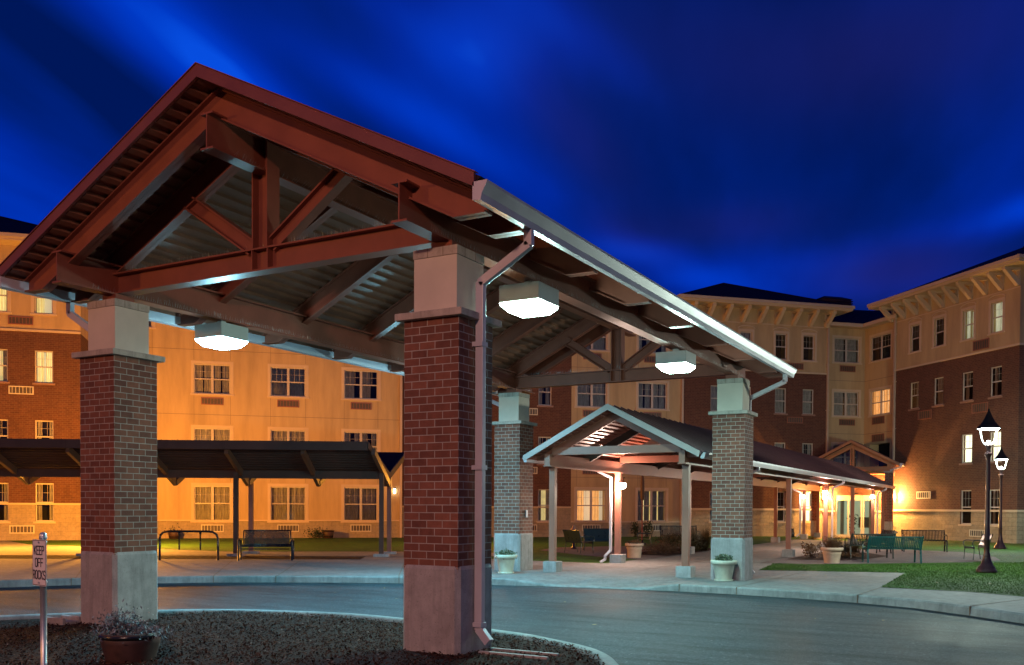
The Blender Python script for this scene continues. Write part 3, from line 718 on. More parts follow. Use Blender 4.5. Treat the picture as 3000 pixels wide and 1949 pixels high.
for sgn in (1, -1):
    c, sn = 1/math.sqrt(1+sl*sl), sl/math.sqrt(1+sl*sl); L_ = 2.18/c
    def P(s_, h, y): return (XM+sgn*(s_*c+h*sn), y, 3.845-s_*sn+h*c)
    prof = []; s_ = 0
    while s_ < L_:
        for ds, h in ((0, 0), (.06, 0), (.07, .035), (.13, .035), (.14, 0)):
            if s_+ds <= L_: prof.append((s_+ds, h))
        s_ += .15
    m = MB(); k = len(prof); m.add([P(a, h, WY0+.03) for a, h in prof]+[P(a, h, WY1) for a, h in prof], [(i, i+1, k+i+1, k+i) for i in range(k-1)])
    dk_ = m.build('roof_deck', RED, wk)
    m = MB(); m.add([P(0, .05, WY0), P(L_, .05, WY0), P(L_, .05, WY1+.1), P(0, .05, WY1+.1), P(0, .10, WY0), P(L_, .10, WY0), P(L_, .10, WY1+.1), P(0, .10, WY1+.1)], [(0, 3, 2, 1), (4, 5, 6, 7), (0, 1, 5, 4), (1, 2, 6, 5), (2, 3, 7, 6)])
    y = WY0+.2
    while y < WY1: 
        a, b = P(.02, .115, y), P(L_-.01, .115, y); m.bar(a, b, .02, .035); y += .42
    m.build('roof_sheet', ROOF2, dk_)
    m = MB(); m.prism([(0, 3.965), (2.2, 3.965-2.2*sl), (2.2-.03, 3.965-2.2*sl-.13), (0, 3.825)], (XM, WY0, 0), (sgn, 0, 0), (0, 0, 1), (0, 1, 0), -.025, .0)
    m.build('rake_fascia', painted('walkway_fascia', (.36, .27, .24), .45, .06) if sgn > 0 else MATS['walkway_fascia'], dk_)
    m = MB(); b = XM+sgn*2.17
    pr = [(0, 2.80), (0, 2.67), (.075, 2.665), (.11, 2.76), (.115, 2.80)]
    for i in range(4):
        (xa, za), (xb, zb_) = pr[i], pr[i+1]
        m.add([(b+sgn*xa, WY0+.12, za), (b+sgn*xb, WY0+.12, zb_), (b+sgn*xb, WY1+.15, zb_), (b+sgn*xa, WY1+.15, za)], [(0, 1, 2, 3)])
    for yy in (WY0+.12, WY1+.15): m.add([(b+sgn*p[0], yy, p[1]) for p in pr], [tuple(range(5))])
    m.build('gutter', GUT, wk)
downspout([(XM-2.22, 15.9, 2.67), (XM-2.22, 15.9, 2.6), (.56, 15.95, 2.42), (.56, 15.95, .36), (.42, 15.9, .2), (.42, 15.9, .1), (.3, 15.85, .02)], .07, .06, GUT, wk)
for y in (29.0, 41.6): downspout([(XM+2.22, y+.5, 2.67), (XM+2.22, y+.5, 2.58), (4.27, y+.2, 2.38), (4.27, y+.2, .3)], .07, .06, GUT, wk)
downspout([(XM+2.22, 16.3, 2.67), (XM+2.22, 16.3, 2.6), (4.24, 16.3, 2.42), (4.24, 16.3, .05)], .07, .06, GUT, wk)
downspout([(XM-2.22, 41.2, 2.67), (XM-2.22, 41.2, 2.6), (.56, 41.2, 2.42), (.56, 41.2, .3), (.4, 41.1, .1)], .07, .06, GUT, wk)
def post_lamp(x, y, face, label, e=1.):
    if face == 1 and y < 20: x += .19; y += .07
    t_ = thing('walkway_lamp', label, 'lamp', (x, y, 2.2), 0, 'bulb lamps on the walkway canopy posts')
    m = MB(); m.tube([(x, y+.0, 2.42), (x, y-.1, 2.42), (x, y-.13, 2.30)], .018, 8); m.build('bracket', BRNZ, t_)
    m = MB(); m.lathe([(.02, .12), (.06, .10), (.075, .05), (.078, .045)], (x, y-.13, 2.2), 16); m.build('shade', BRNZ, t_)
    m = MB(); m.sphere((x, y-.13, 2.2), .10, 8); m.build('bulb', PLAMP, t_)
    lamp('walkway_light', 'POINT', (x, y-.22, 2.18), LV['path']*e, (1., .70, .56), .07, t_)
post_lamp(WL, 16.03, 1, 'glowing bulb lamp on the near left walkway post beside the white downspout', 1.7)
post_lamp(WR, 28.73, 1, 'glowing bulb lamp on the right walkway post behind the terracotta planter', 1.5)
post_lamp(WR, 41.3, 1, 'glowing bulb lamp at the right of the glass entrance doors', .35)
post_lamp(WL, 41.3, 1, 'glowing bulb lamp on the far left walkway post by the lit window', .35)

# ============================================================ BUILDING
bld = thing('apartment_building', 'four storey brick and cream building with purple metal hip roofs', 'building', tuple(PQ(18, QP)))
class Fac:
    def __init__(s, o, u, n): s.o = Vector(o); s.u = Vector(u); s.n = Vector(n)
    def P(s, u, z, d=0.): v_ = s.o+s.u*u+s.n*d; v_.z = z; return v_
    def bx(s, m, u0, u1, z0, z1, d0, d1): m.obox((s.o.x, s.o.y, 0), s.u, s.n, (0, 0, 1), u0, u1, d0, d1, z0, z1)
Z3 = Vector((0, 0, 1))
def wall(f, u0, u1, bands, wins, depth=.10, name='wall'):
    """bands: (z0,z1,mat). wins: openings (u0,u1,z0,z1)"""
    m = MB(); mats = []
    for b in bands:
        if b[2] not in mats: mats.append(b[2])
    us = sorted(set([u0, u1]+[w for o in wins for w in (o[0], o[1]) if u0 < w < u1]))
    m.uv0 = tuple(f.P(0, 0))
    for z0, z1, mt in bands:
        zs = sorted(set([z0, z1]+[w for o in wins for w in (o[2], o[3]) if z0 < w < z1]))
        m.cur = mats.index(mt)
        for za, zb_ in zip(zs, zs[1:]):
            run = None
            for ua, ub in zip(us, us[1:]):
                cu, cz = (ua+ub)/2, (za+zb_)/2
                hole = any(o[0] < cu < o[1] and o[2] < cz < o[3] for o in wins)
                if hole: continue
                q = [f.P(ua, za), f.P(ub, za), f.P(ub, zb_), f.P(ua, zb_)]
                if (q[1]-q[0]).cross(q[3]-q[0]).dot(f.n) < 0: q.reverse()
                m.add(q, [(0, 1, 2, 3)])
    for o in wins:
        mt = [b for b in bands if b[0] <= (o[2]+o[3])/2 <= b[1]]
        m.cur = mats.index(mt[0][2]) if mt else 0
        for (a, b) in (((o[0], o[2]), (o[1], o[2])), ((o[1], o[2]), (o[1], o[3])), ((o[1], o[3]), (o[0], o[3])), ((o[0], o[3]), (o[0], o[2]))):
            m.add([f.P(a[0], a[1]), f.P(b[0], b[1]), f.P(b[0], b[1], -depth-.5), f.P(a[0], a[1], -depth-.5)], [(0, 1, 2, 3)])
    return m.build(name, mats, bld)
_k = [0]
def window(f, u0, u1, z0, z1, cream, lit=None, rec=.07, cur=None, pair=None):
    _k[0] += 1; rnd = random.Random(_k[0]*13)
    pair = (u1-u0) > 1.2 if pair is None else pair
    m = MB(); fr = .055; d0, d1 = -rec-.05, -rec
    f.bx(m, u0, u1, z0, z0+fr, d0, d1); f.bx(m, u0, u1, z1-fr, z1, d0, d1); f.bx(m, u0, u0+fr, z0+fr, z1-fr, d0, d1); f.bx(m, u1-fr, u1, z0+fr, z1-fr, d0, d1)
    zm = (z0+z1)/2
    units = [(u0+fr, u1-fr)] if not pair else [(u0+fr, (u0+u1)/2-.06), ((u0+u1)/2+.06, u1-fr)]
    if pair: f.bx(m, (u0+u1)/2-.06, (u0+u1)/2+.06, z0+fr, z1-fr, d0, d1)
    for a, b in units:
        f.bx(m, a, b, zm-.028, zm+.028, d0+.005, d1-.006)
        for q in (1/3, 2/3): u = a+(b-a)*q; f.bx(m, u-.006, u+.006, zm+.028, z1-fr, d0+.028, d1-.016)
        zq = (zm+z1)/2; f.bx(m, a, b, zq-.006, zq+.006, d0+.03, d1-.014)
    fo = m.build('window', WHT, bld)
    m = MB()
    for a, b in units:
        q = [f.P(a, z0+fr, -rec-.03), f.P(b, z0+fr, -rec-.03), f.P(b, z1-fr, -rec-.03), f.P(a, z1-fr, -rec-.03)]
        if (q[1]-q[0]).cross(q[3]-q[0]).dot(f.n) < 0: q.reverse()
        m.add(q, [(0, 1, 2, 3)])
    m.build('pane', GLASS, fo)
    # curtains: pleated strips either side or across
    m = MB(); mode = cur or rnd.choice(['full', 'sides', 'sides', 'left', 'full', 'gap'])
    spans = []
    for a, b in units:
        w_ = b-a
        if mode == 'full': spans.append((a, b))
        elif mode == 'sides': g = rnd.uniform(.22, .36); spans += [(a, a+w_*g), (b-w_*g, b)]
        elif mode == 'left': spans.append((a, a+w_*rnd.uniform(.45, .65)))
        elif mode == 'gap': g = rnd.uniform(.42, .47); spans += [(a, a+w_*g), (b-w_*g, b)]
        elif mode == 'none': pass
    for a, b in spans:
        n = max(4, int((b-a)/.035)); pts = [(a+(b-a)*i/n, -.16-rec+(.022 if i % 2 else -.022)*rnd.uniform(.5, 1.2)) for i in range(n+1)]
        for (ua, da), (ub, db) in zip(pts, pts[1:]): m.add([f.P(ua, z0, da), f.P(ub, z0, db), f.P(ub, z1, db), f.P(ua, z1, da)], [(0, 1, 2, 3)])
    if spans:
        mat = {None: CUR, 'warm': CUR_LIT, 'bright': CUR_BRT, 'yellow': CUR_YEL, 'pale': CUR_PALE, 'slit': CUR}[lit]
        m.build('curtain', mat, fo)
    m = MB(); q = [f.P(u0, z0, -.52-rec), f.P(u1, z0, -.52-rec), f.P(u1, z1, -.52-rec), f.P(u0, z1, -.52-rec)]; m.add(q, [(0, 1, 2, 3)])
    m.build('room_back', {None: DARK, 'slit': CUR_YEL, 'pale': CUR_PALE}.get(lit, ROOMLIT), fo)
    m = MB()
    if cream:
        m.cur = 0; w = .14; h0, h1 = .0, .022
        f.bx(m, u0-w, u1+w, z1, z1+w, h0, h1); f.bx(m, u0-w, u0, z0, z1, h0, h1); f.bx(m, u1, u1+w, z0, z1, h0, h1); f.bx(m, u0-w-.03, u1+w+.03, z0-.08, z0, h0, .05)
        if cream == 'arch':
            n = 10; uc = (u0+u1)/2; hw = (u1-u0)/2+w+.02
            for i in range(n):
                a0 = PI*(i/n-.5)*.9; a1 = PI*((i+1)/n-.5)*.9
                p0 = f.P(uc+math.sin(a0)*hw, z1+w+.02+.17*math.cos(a0), .02); p1 = f.P(uc+math.sin(a1)*hw, z1+w+.02+.17*math.cos(a1), .02)
                m.bar(p0, p1, .05, .04, f.n, ext=.01)
        m.build('window_trim', CREAM2, fo)
    else:
        f.bx(m, u0-.08, u1+.08, z0-.085, z0, -.02, .05); m.build('sill', CREAM2 if z0 < 1.6 else painted('brick_sill', (.30, .17, .12)) if 'brick_sill' not in MATS else MATS['brick_sill'], fo)
def vent(f, u0, u1, z0, z1, light=True):
    m = MB(); m.cur = 0; t_ = .045
    f.bx(m, u0, u1, z0, z0+t_, 0, .04); f.bx(m, u0, u1, z1-t_, z1, 0, .04); f.bx(m, u0, u0+t_, z0+t_, z1-t_, 0, .04); f.bx(m, u1-t_, u1, z0+t_, z1-t_, 0, .04)
    for i in range(1, 7): u = u0+(u1-u0)*i/7; f.bx(m, u-.010, u+.010, z0+t_, z1-t_, .012, .035)
    m.cur = 1; f.bx(m, u0+t_, u1-t_, z0+t_, z1-t_, .0, .012)
    z = z0+t_+.02
    while z < z1-t_-.01: f.bx(m, u0+t_, u1-t_, z, z+.012, .012, .022); z += .035
    m.build('air_conditioner_grille', [VENTF if light else STEEL2, VENTD], bld)
FZ = [(.84, 2.54), (3.88, 5.32), (6.97, 8.40), (10.02, 11.47)]
fq = Fac(QH*QP, PH, -QH); fp = Fac(PH*PP, QH, -PH)
fq2 = Fac(QH*(QP+.25), PH, -QH); fp2 = Fac(PH*(PP+.25), QH, -PH); fw_ = Fac(QH*31.5, PH, -QH)
EZ = 12.95
# --- brick wing at far left
ws = [(-15.4, -14.65), (-13.6, -12.85), (-11.6, -10.85), (-9.65, -8.9), (-7.83, -7.08)]
op = [(a, b, z0, z1) for a, b in ws for z0, z1 in FZ]
wall(fw_, -24, -5.95, [(-.3, 1.6, SMOOTHB), (1.6, 9.22, BRKW), (9.22, EZ, CREAM)], op, name='wing_wall')
m = MB(); fw_.bx(m, -24, -5.95, 9.2, 9.30, 0, .06); fw_.bx(m, -24, -5.95, 1.58, 1.66, 0, .05); m.build('string_course', CREAM2, bld)
for i, (a, b) in enumerate(ws):
    for j, (z0, z1) in enumerate(FZ):
        lit = {(4, 2): 'yellow', (3, 2): 'slit', (4, 3): 'yellow', (3, 3): 'yellow'}.get((i, j))
        cu = {(4, 2): 'gap', (3, 2): 'sides', (4, 3): 'left', (3, 3): 'full'}.get((i, j))
        window(fw_, a, b, z0, z1, 'flat' if j == 3 else None, lit, cur=cu)
for u in (-14.6, -8.9+.03):
    for j, (z0, z1) in enumerate(FZ): vent(fw_, u, u+1.0, z0-.53, z0-.17, j != 3)
fs = Fac(PH*(-5.95), QH, PH); wall(fs, 31.5, QP, [(-.3, 1.6, SMOOTHB), (1.6, 9.22, BRKW), (9.22, EZ, CREAM)], [], name='wing_side_wall')
# --- cream block, left
def pairs(f, us, lits={}):
    for i, a in enumerate(us):
        for j, (z0, z1) in enumerate(FZ):
            window(f, a, a+1.68, z0, z1, 'flat', lits.get((i, j)), rec=.05, cur=lits.get(('c', i, j)))
            vent(f, a+.32, a+1.36, z0-.53, z0-.17, j == 0)
LU = [-4.85, -1.30, 2.26, 5.82]
op = [(a, a+1.68, z0, z1) for a in LU for z0, z1 in FZ]
wall(fq, -5.95, 8.67, [(-.3, .86, SMOOTHB), (.86, EZ, CREAM)], op, name='cream_wall')
pairs(fq, LU, {('c', 1, 2): 'gap', ('c', 2, 2): 'full', ('c', 3, 2): 'left', ('c', 0, 0): 'full', ('c', 1, 0): 'full', ('c', 2, 0): 'full', ('c', 3, 0): 'full'})
def joints(f, u0, u1, zs, us, z0, z1, skip, name='panel_joint'):
    m = MB()
    for z in zs: f.bx(m, u0, u1, z-.008, z+.008, 0, .004)
    for u in us:
        prev = z0
        for (a, b) in sorted(skip)+[(z1, z1)]:
            if a > prev: f.bx(m, u-.006, u+.006, prev, a, 0, .003)
            prev = max(prev, b)
    m.build(name, JOINT, bld)
SK = [(z0-.1, z1+.2) for z0, z1 in FZ]
joints(fq, -5.95, 8.6, (5.97, 9.07, 12.1), [u for a in LU for u in (a-.0, a+1.68)], 2.7, EZ, SK)
m = MB(); fq.bx(m, -5.95, 8.67, .84, .90, 0, .045); m.build('string_course', CREAM2, bld)
m = MB(); fq.bx(m, 8.60, 8.72, .0, 12.3, .02, .12); m.build('downspout', DOWN2, bld)
# --- brick link
ls = [(9.6, 10.3), (11.4, 12.1), (14.15, 14.85), (15.95, 16.68)]
op = [(a, b, z0, z1) for a, b in ls for z0, z1 in FZ]
wall(fq, 8.67, 17.78, [(-.3, 1.57, SMOOTHB), (1.57, EZ, BRKW)], op, name='brick_wall')
for i, (a, b) in enumerate(ls):
    for j, (z0, z1) in enumerate(FZ): window(fq, a, b, z0, z1, None, 'slit' if (i == 3 and j == 0) else None, cur='sides' if i == 3 else None)
for u in (10.35, 14.9):
    for j, (z0, z1) in enumerate(FZ): vent(fq, u, u+1.0, z0-.53, z0-.17)
m = MB(); fq.bx(m, 8.72, 17.78, 1.55, 1.63, 0, .05); m.build('string_course', CREAM2, bld)
# --- cream bay, middle
MU = [18.10, 21.60]
op = [(a, a+1.68, z0, z1) for a in MU for z0, z1 in FZ]
wall(fq, 17.78, 24.27, [(-.3, .80, SMOOTHB), (.80, EZ, CREAM)], op, name='cream_wall')
pairs(fq, MU, {(0, 0): 'warm', ('c', 0, 0): 'left', (1, 0): 'slit', ('c', 1, 0): 'gap'})
joints(fq, 17.78, 24.2, (3.2, 5.97, 9.07, 12.1), [u for a in MU for u in (a, a+1.68)], 2.7, EZ, SK)
m = MB(); fq.bx(m, 17.78, 24.27, .78, .85, 0, .05); m.build('string_course', CREAM2, bld)
m = MB(); fq.bx(m, 24.12, 24.24, 0, 12.3, .02, .12); m.build('downspout', DOWN2, bld)
# --- brick block with cream top, middle right
fm = Fac(QH*(QP-.10), PH, -QH)
BU = [25.87, 27.66, 29.86, 31.63]
op = [(a, a+.72, z0, z1) for a in BU for z0, z1 in FZ]
wall(fm, 24.27, 33.25, [(-.3, 1.50, SPLIT), (1.50, 9.30, BRKW), (9.30, EZ, CREAM)], op, name='brick_wall')
for i, a in enumerate(BU):
    for j, (z0, z1) in enumerate(FZ): window(fm, a, a+.72, z0, z1, 'arch' if j == 3 else None, 'bright' if (i, j) == (3, 0) else None, cur={(3, 0): 'full', (2, 0): 'none', (0, 2): 'full', (1, 2): 'full', (2, 2): 'full', (3, 2): 'full', (2, 3): 'none', (3, 3): 'none'}.get((i, j)))
for u in (26.63, 30.64):
    for j, (z0, z1) in enumerate(FZ): vent(fm, u, u+1.0, z0-(.53 if j else .5), z0-.17, False) if j != 0 else None
m = MB(); fm.bx(m, 24.27, 33.25, 9.27, 9.36, 0, .06); fm.bx(m, 24.27, 33.25, 1.48, 1.58, 0, .06); fm.bx(m, 24.27, 33.25, 11.93, 11.98, 0, .02); m.build('string_course', CREAM2, bld)
wall(Fac(PH*33.25, QH, PH), QP-.10, QP+.25, [(-.3, 1.5, SPLIT), (1.5, 9.3, BRKW), (9.3, EZ, CREAM)], [], name='return_wall')
wall(Fac(PH*24.27, QH, -PH), QP-.10, QP+.05, [(-.3, 1.5, SPLIT), (1.5, 9.3, BRKW), (9.3, EZ, CREAM)], [], name='return_wall')
# --- inner corner, two cream walls
zb4 = [(3.88, 5.32), (6.97, 8.40), (10.08, 11.50)]
op = [(33.88, 35.55, z0, z1) for z0, z1 in zb4]
wall(fq2, 33.25, 35.93, [(2.9, 12.15, CREAM)], op, name='corner_wall')
for j, (z0, z1) in enumerate(zb4):
    window(fq2, 33.88, 35.55, z0, z1, 'flat', None, rec=.05, cur='full')
    if j: vent(fq2, 34.26, 35.29, z0-.53, z0-.17, False)
op = [(31.38, 33.14, z0, z1) for z0, z1 in zb4]
wall(fp2, 30.67, 33.70, [(2.9, 12.15, CREAM)], op, name='corner_wall')
for j, (z0, z1) in enumerate(zb4):
    if j == 0: continue
    window(fp2, 31.38, 33.14, z0, z1, 'flat', 'warm' if j == 1 else None, rec=.05, cur='gap' if j == 1 else 'none')
for z0 in (6.97-.53, 5.45): vent(fp2, 31.84, 32.93, z0, z0+.42, False)
joints(fq2, 33.3, 35.93, (5.95, 9.03), [], 3, 12, [], 'panel_joint'); joints(fp2, 30.7, 33.7, (5.95, 9.03), [], 3, 12, [], 'panel_joint')
m = MB(); fm.bx(m, 33.14, 33.25, .0, 12.2, .02, .12); fp.bx(m, 30.56, 30.67, 3.4, 12.4, .02, .12)
for z in (2.2, 4.6, 7.2, 9.8): fm.bx(m, 33.10, 33.29, z, z+.05, .0, .13); fp.bx(m, 30.52, 30.71, z+1.4, z+1.45, .0, .13)
m.build('downspout', DOWN2, bld)
# --- right block
RU = [(28.70, 29.42), (26.85, 27.57), (24.80, 25.54), (22.95, 23.68)]
op = [(a, b, z0, z1) for i, (a, b) in enumerate(RU) for j, (z0, z1) in enumerate(FZ) if not (i < 2 and j < 2)]
wall(fp, 21.90, 30.67, [(-.3, 1.50, SPLIT), (1.50, 9.22, BRKW), (9.22, EZ, CREAM)], op, name='brick_wall')
for i, (a, b) in enumerate(RU):
    for j, (z0, z1) in enumerate(FZ):
        if i < 2 and j < 2: continue
        lit = {(2, 1): 'bright', (3, 1): 'bright', (3, 3): 'pale', (2, 3): 'pale', (0, 2): 'slit', (1, 2): None}.get((i, j))
        window(fp, a, b, z0, z1, 'arch' if j == 3 else None, lit, cur={(2, 1): 'full', (3, 1): 'full', (3, 3): 'gap', (2, 3): 'sides', (0, 3): 'none', (1, 3): 'none', (0, 2): 'left', (1, 2): 'full', (2, 2): 'sides', (3, 2): 'sides', (2, 0): 'none', (3, 0): 'sides'}.get((i, j)))
for u0, u1, z0, z1 in ((23.76, 24.80, 9.36, 9.84), (27.69, 28.72, 6.33, 6.80), (23.78, 24.82, 6.30, 6.78), (23.86, 24.86, .24, .59), (27.68, 28.74, 2.14, 2.52)): vent(fp, u0, u1, z0, z1, z0 < 3)
m = MB(); fp.bx(m, 21.84, 30.67, 9.19, 9.28, 0, .06); fp.bx(m, 21.82, 30.67, 1.47, 1.57, 0, .06); fp.bx(m, 21.9, 30.67, 11.86, 11.91, 0, .02); m.build('string_course', CREAM2, bld)
fr_ = Fac(QH*21.90, PH, -QH)
wall(fr_, PP, PP+14, [(-.3, 1.5, SPLIT), (1.5, 9.22, BRKW), (9.22, EZ, CREAM)], [], name='side_wall')
m = MB(); fr_.bx(m, PP, PP+14, 9.19, 9.28, 0, .055); fr_.bx(m, PP, PP+14, 1.47, 1.57, 0, .055); m.build('string_course', CREAM2, bld)
wall(Fac(QH*30.67, PH, QH), PP, PP+.25, [(-.3, 1.5, SPLIT), (1.5, 9.22, BRKW), (9.22, EZ, CREAM)], [], name='return_wall')
# --- brackets
def bracket(f, u, zt_=12.78, h=.84, w=.20, dep=.88):
    m = MB(); mk = lambda pts: m.prism(pts, f.P(u, 0), f.n, Z3, f.u, -w/2, w/2)
    mk([(0, zt_-.02), (dep, zt_-.02), (dep, zt_-.16), (0, zt_-.16)])
    mk([(.02, zt_-h), (.14, zt_-h), (dep-.02, zt_-.16), (dep-.30, zt_-.16), (.14, zt_-h+.34), (.02, zt_-h+.12)])
    mk([(0, zt_-h+.0), (.06, zt_-h), (.06, zt_-.16), (0, zt_-.16)])
    m.build('eave_bracket', CREAM2, bld)
for i in range(9): bracket(fm, 24.55+i*1.066)
for i in range(10): bracket(fp, 21.70+.3+i*.985-.0)
# --- roofs
def eave(name, pts_in, z0, z1, closed=False):
    pass
def hip(p0, p1, q0, q1, ez, slope, over=1.0, ridge='auto'):
    P0, P1, Q0, Q1 = p0-over, p1+over, q0-over, q1+over
    h = min(P1-P0, Q1-Q0)/2; zr = ez+.25+h*slope
    if (P1-P0) >= (Q1-Q0): r0, r1 = (P0+h, (Q0+Q1)/2), (P1-h, (Q0+Q1)/2)
    else: r0, r1 = ((P0+P1)/2, Q0+h), ((P0+P1)/2, Q1-h)
    m = MB(); e = ez+.25
    a, b, c, d = PQ(P0, Q0, e), PQ(P1, Q0, e), PQ(P1, Q1, e), PQ(P0, Q1, e); R0, R1 = PQ(*r0, zr), PQ(*r1, zr)
    if (P1-P0) >= (Q1-Q0): m.add([a, b, c, d, R0, R1], [(0, 1, 5, 4), (1, 2, 5), (2, 3, 4, 5), (3, 0, 4)])
    else: m.add([a, b, c, d, R0, R1], [(0, 1, 4), (1, 2, 5, 4), (2, 3, 5), (3, 0, 4, 5)])
    for s_, t_ in ((a, R0), (b, R0 if (P1-P0) < (Q1-Q0) else R1)): m.tube([s_, t_], .05, 6)
    ro = m.build('roof', ROOF, bld)
    m = MB(); t_ = .06
    def bxp(pa, pb, qa, qb, za, zb_): m.obox((0, 0, 0), PH, QH, Z3, pa, pb, qa, qb, za, zb_)
    bxp(P0, P1, Q0, Q1, ez-.02, ez+.03)                                   # soffit
    bxp(P0-.03, P1+.03, Q0-.03, Q0+t_, ez, ez+.2); bxp(P0-.03, P0+t_, Q0+t_, Q1, ez, ez+.2); bxp(P1-t_, P1+.03, Q0+t_, Q1, ez, ez+.2)
    bxp(P0-.10, P1+.10, Q0-.12, Q0-.03, ez+.10, ez+.26); bxp(P0-.12, P0-.03, Q0-.03, Q1, ez+.10, ez+.26); bxp(P1+.03, P1+.12, Q0-.03, Q1, ez+.10, ez+.26)
    m.build('eave', CREAM2, ro)
hip(24.55, 33.1, QP-.1, QP+10, 12.78, .41)
hip(PP, PP+9, 21.95, 30.67, 12.76, .41, 1.0)
hip(-24, -5.95, 31.5, 43, 12.95, .41, .9)
hip(-6.5, 23.6, QP+.3, 45, 12.7, .38, .7)
# corner roof
m = MB(); E_ = 12.25
m.add([PQ(32.9, QP-.25, E_), PQ(35.45, QP-.25, E_), PQ(35.45, 30.3, E_), PQ(45, 30.3, E_+4.3*.42), PQ(45, 43, E_+4.0), PQ(32.9, 43, E_+4.0*.5), PQ(39.6, 38.0, 14.25), PQ(32.9, 37.7, 14.1), PQ(40, 30.3, 14.1)], [(0, 1, 6, 7), (1, 2, 8, 6)])
m.add([PQ(32.9, 37.7, 14.1), PQ(39.6, 38.0, 14.25), PQ(46, 38, 14.25), PQ(46, 44, 12), PQ(32.9, 44, 12)], [(0, 1, 2, 3, 4)])
ro = m.build('roof', ROOF, bld)
m = MB(); 
def bxp(pa, pb, qa, qb, za, zb_): m.obox((0, 0, 0), PH, QH, Z3, pa, pb, qa, qb, za, zb_)
bxp(32.95, 35.5, QP-.33, QP-.25, E_-.18, E_+.02); bxp(35.37, 35.45, 30.3, QP-.33, E_-.18, E_+.02); bxp(32.95, 35.97, QP-.25, QP+.4, E_-.18, E_-.13); bxp(35.45, 36.3, 30.5, QP-.25, E_-.18, E_-.13)
m.build('eave', CREAM2, ro)
# roof louvre boxes
def louvre_box(p0, p1, q0, q1, z0, z1):
    m = MB(); z = z0
    m.obox((0, 0, 0), PH, QH, Z3, p0+.08, p1-.08, q0+.08, q1-.08, z0, z1)
    while z < z1-.05: m.obox((0, 0, 0), PH, QH, Z3, p0, p1, q0, q1, z, z+.06); z += .14
    h = (p1-p0)*.22; m.add([PQ(p0, q0, z1), PQ(p1, q0, z1), PQ(p1, q1, z1), PQ(p0, q1, z1), PQ(p0+h, q0+h, z1+.22), PQ(p1-h, q0+h, z1+.22), PQ(p1-h, q1-h, z1+.22), PQ(p0+h, q1-h, z1+.22)], [(0, 1, 5, 4), (1, 2, 6, 5), (2, 3, 7, 6), (3, 0, 4, 7), (4, 5, 6, 7)])
    m.build('roof_vent_box', LOUV, bld)
louvre_box(35.2, 37.4, 37.0, 39.0, 13.2, 14.62)
louvre_box(40.2, 42.2, 33.9, 36.2, 13.4, 14.9)
# backs so nothing is see-through
m = MB(); m.obox((0, 0, 0), PH, QH, Z3, -23.5, 33., QP+.9, 44.5, -.2, 12.6); m.obox((0, 0, 0), PH, QH, Z3, PP+.9, PP+13.9, 22.2, 44.5, -.2, 12.6); m.build('inner_walls', DARK, bld)

# ============================================================ ENTRANCE PORCH
EY = 45.6; VY = 46.9
por = thing('entrance_porch', 'gabled rust brown entrance porch with glass gable and brick piers', 'porch', (XM, EY, 0))
for s_ in (-1, 1):
    x = XM+s_*1.93
    m = MB(); m.uv0 = (x, EY, 0); m.box(x-.2, x+.2, EY-.2, EY+.2, .88, 3.55); pi_ = m.build('brick_pier', BRK, por)
    m = MB(); m.box(x-.215, x+.215, EY-.215, EY+.215, -.02, .9); m.build('plinth', CAST, pi_, bevel=.01)
    m = MB(); m.box(x-.24, x+.24, EY-.24, EY+.24, 3.55, 3.63); m.build('pier_cap', CAST, pi_)
OR = painted('porch_timber_brown', (.30, .12, .05), .5, .1)
def gz(d): return 5.30-.53*d
m = MB(); m.box(XM-2.15, XM+2.15, EY-.09, EY+.09, 3.64, 3.90); m.build('tie_beam', OR, por)
m = MB(); m.box(XM-.09, XM-.02, EY-.08, EY+.08, 3.90, 5.0); m.box(XM+.02, XM+.13, EY-.06, EY+.1, 3.90, 5.0); m.build('king_post', OR, por)
for s_ in (-1, 1):
    m = MB(); m.prism([(0, gz(0)-.1), (2.25, gz(2.25)-.1), (2.25, gz(2.25)-.30), (0, gz(0)-.38)], (XM, EY, 0), (s_, 0, 0), Z3, (0, 1, 0), -.08, .08); m.build('rafter', OR, por)
    m = MB(); m.box(XM+s_*1.93-.1, XM+s_*1.93+.1, EY-.07, EY+.07, 3.90, 4.05); m.build('stub_post', OR, por)
    m = MB(); m.add([(XM, EY-.45, gz(0)), (XM+s_*2.5, EY-.45, gz(2.5)), (XM+s_*2.5, 49.4, gz(2.5)), (XM, 49.4, gz(0)), (XM, EY-.45, gz(0)+.08), (XM+s_*2.5, EY-.45, gz(2.5)+.08), (XM+s_*2.5, 49.4, gz(2.5)+.08), (XM, 49.4, gz(0)+.08)], [(0, 1, 2, 3), (4, 5, 6, 7), (0, 1, 5, 4), (1, 2, 6, 5)])
    m.build('roof', ROOF2, por)
    m = MB(); m.prism([(0, gz(0)+.06), (2.5, gz(2.5)+.06), (2.5, gz(2.5)-.10), (0, gz(0)-.10)], (XM, EY-.45, 0), (s_, 0, 0), Z3, (0, 1, 0), -.02, .02); m.build('rake_fascia', OR, por)
    m = MB(); m.box(min(XM+s_*2.5, XM+s_*2.64), max(XM+s_*2.5, XM+s_*2.64), EY-.45, 47.2, gz(2.5)-.07, gz(2.5)+.07); m.build('gutter', GUT, por)
downspout([(XM+2.57, EY-.3, 3.95), (XM+2.57, EY-.3, 3.85), (XM+2.0, EY-.1, 3.68)], .09, .08, GUT, por)
m = MB(); m.prism([(-1.9, 3.9), (1.9, 3.9), (1.9, gz(1.9)-.2), (0, gz(0)-.2), (-1.9, gz(1.9)-.2)], (XM, EY+.16, 0), (1, 0, 0), Z3, (0, 1, 0), 0, .01); m.build('gable_glass', GLASS, por)
m = MB(); m.box(XM-1.75, XM+1.75, EY+.02, VY-.02, 3.5, 3.56); m.build('porch_ceiling', OR, por)
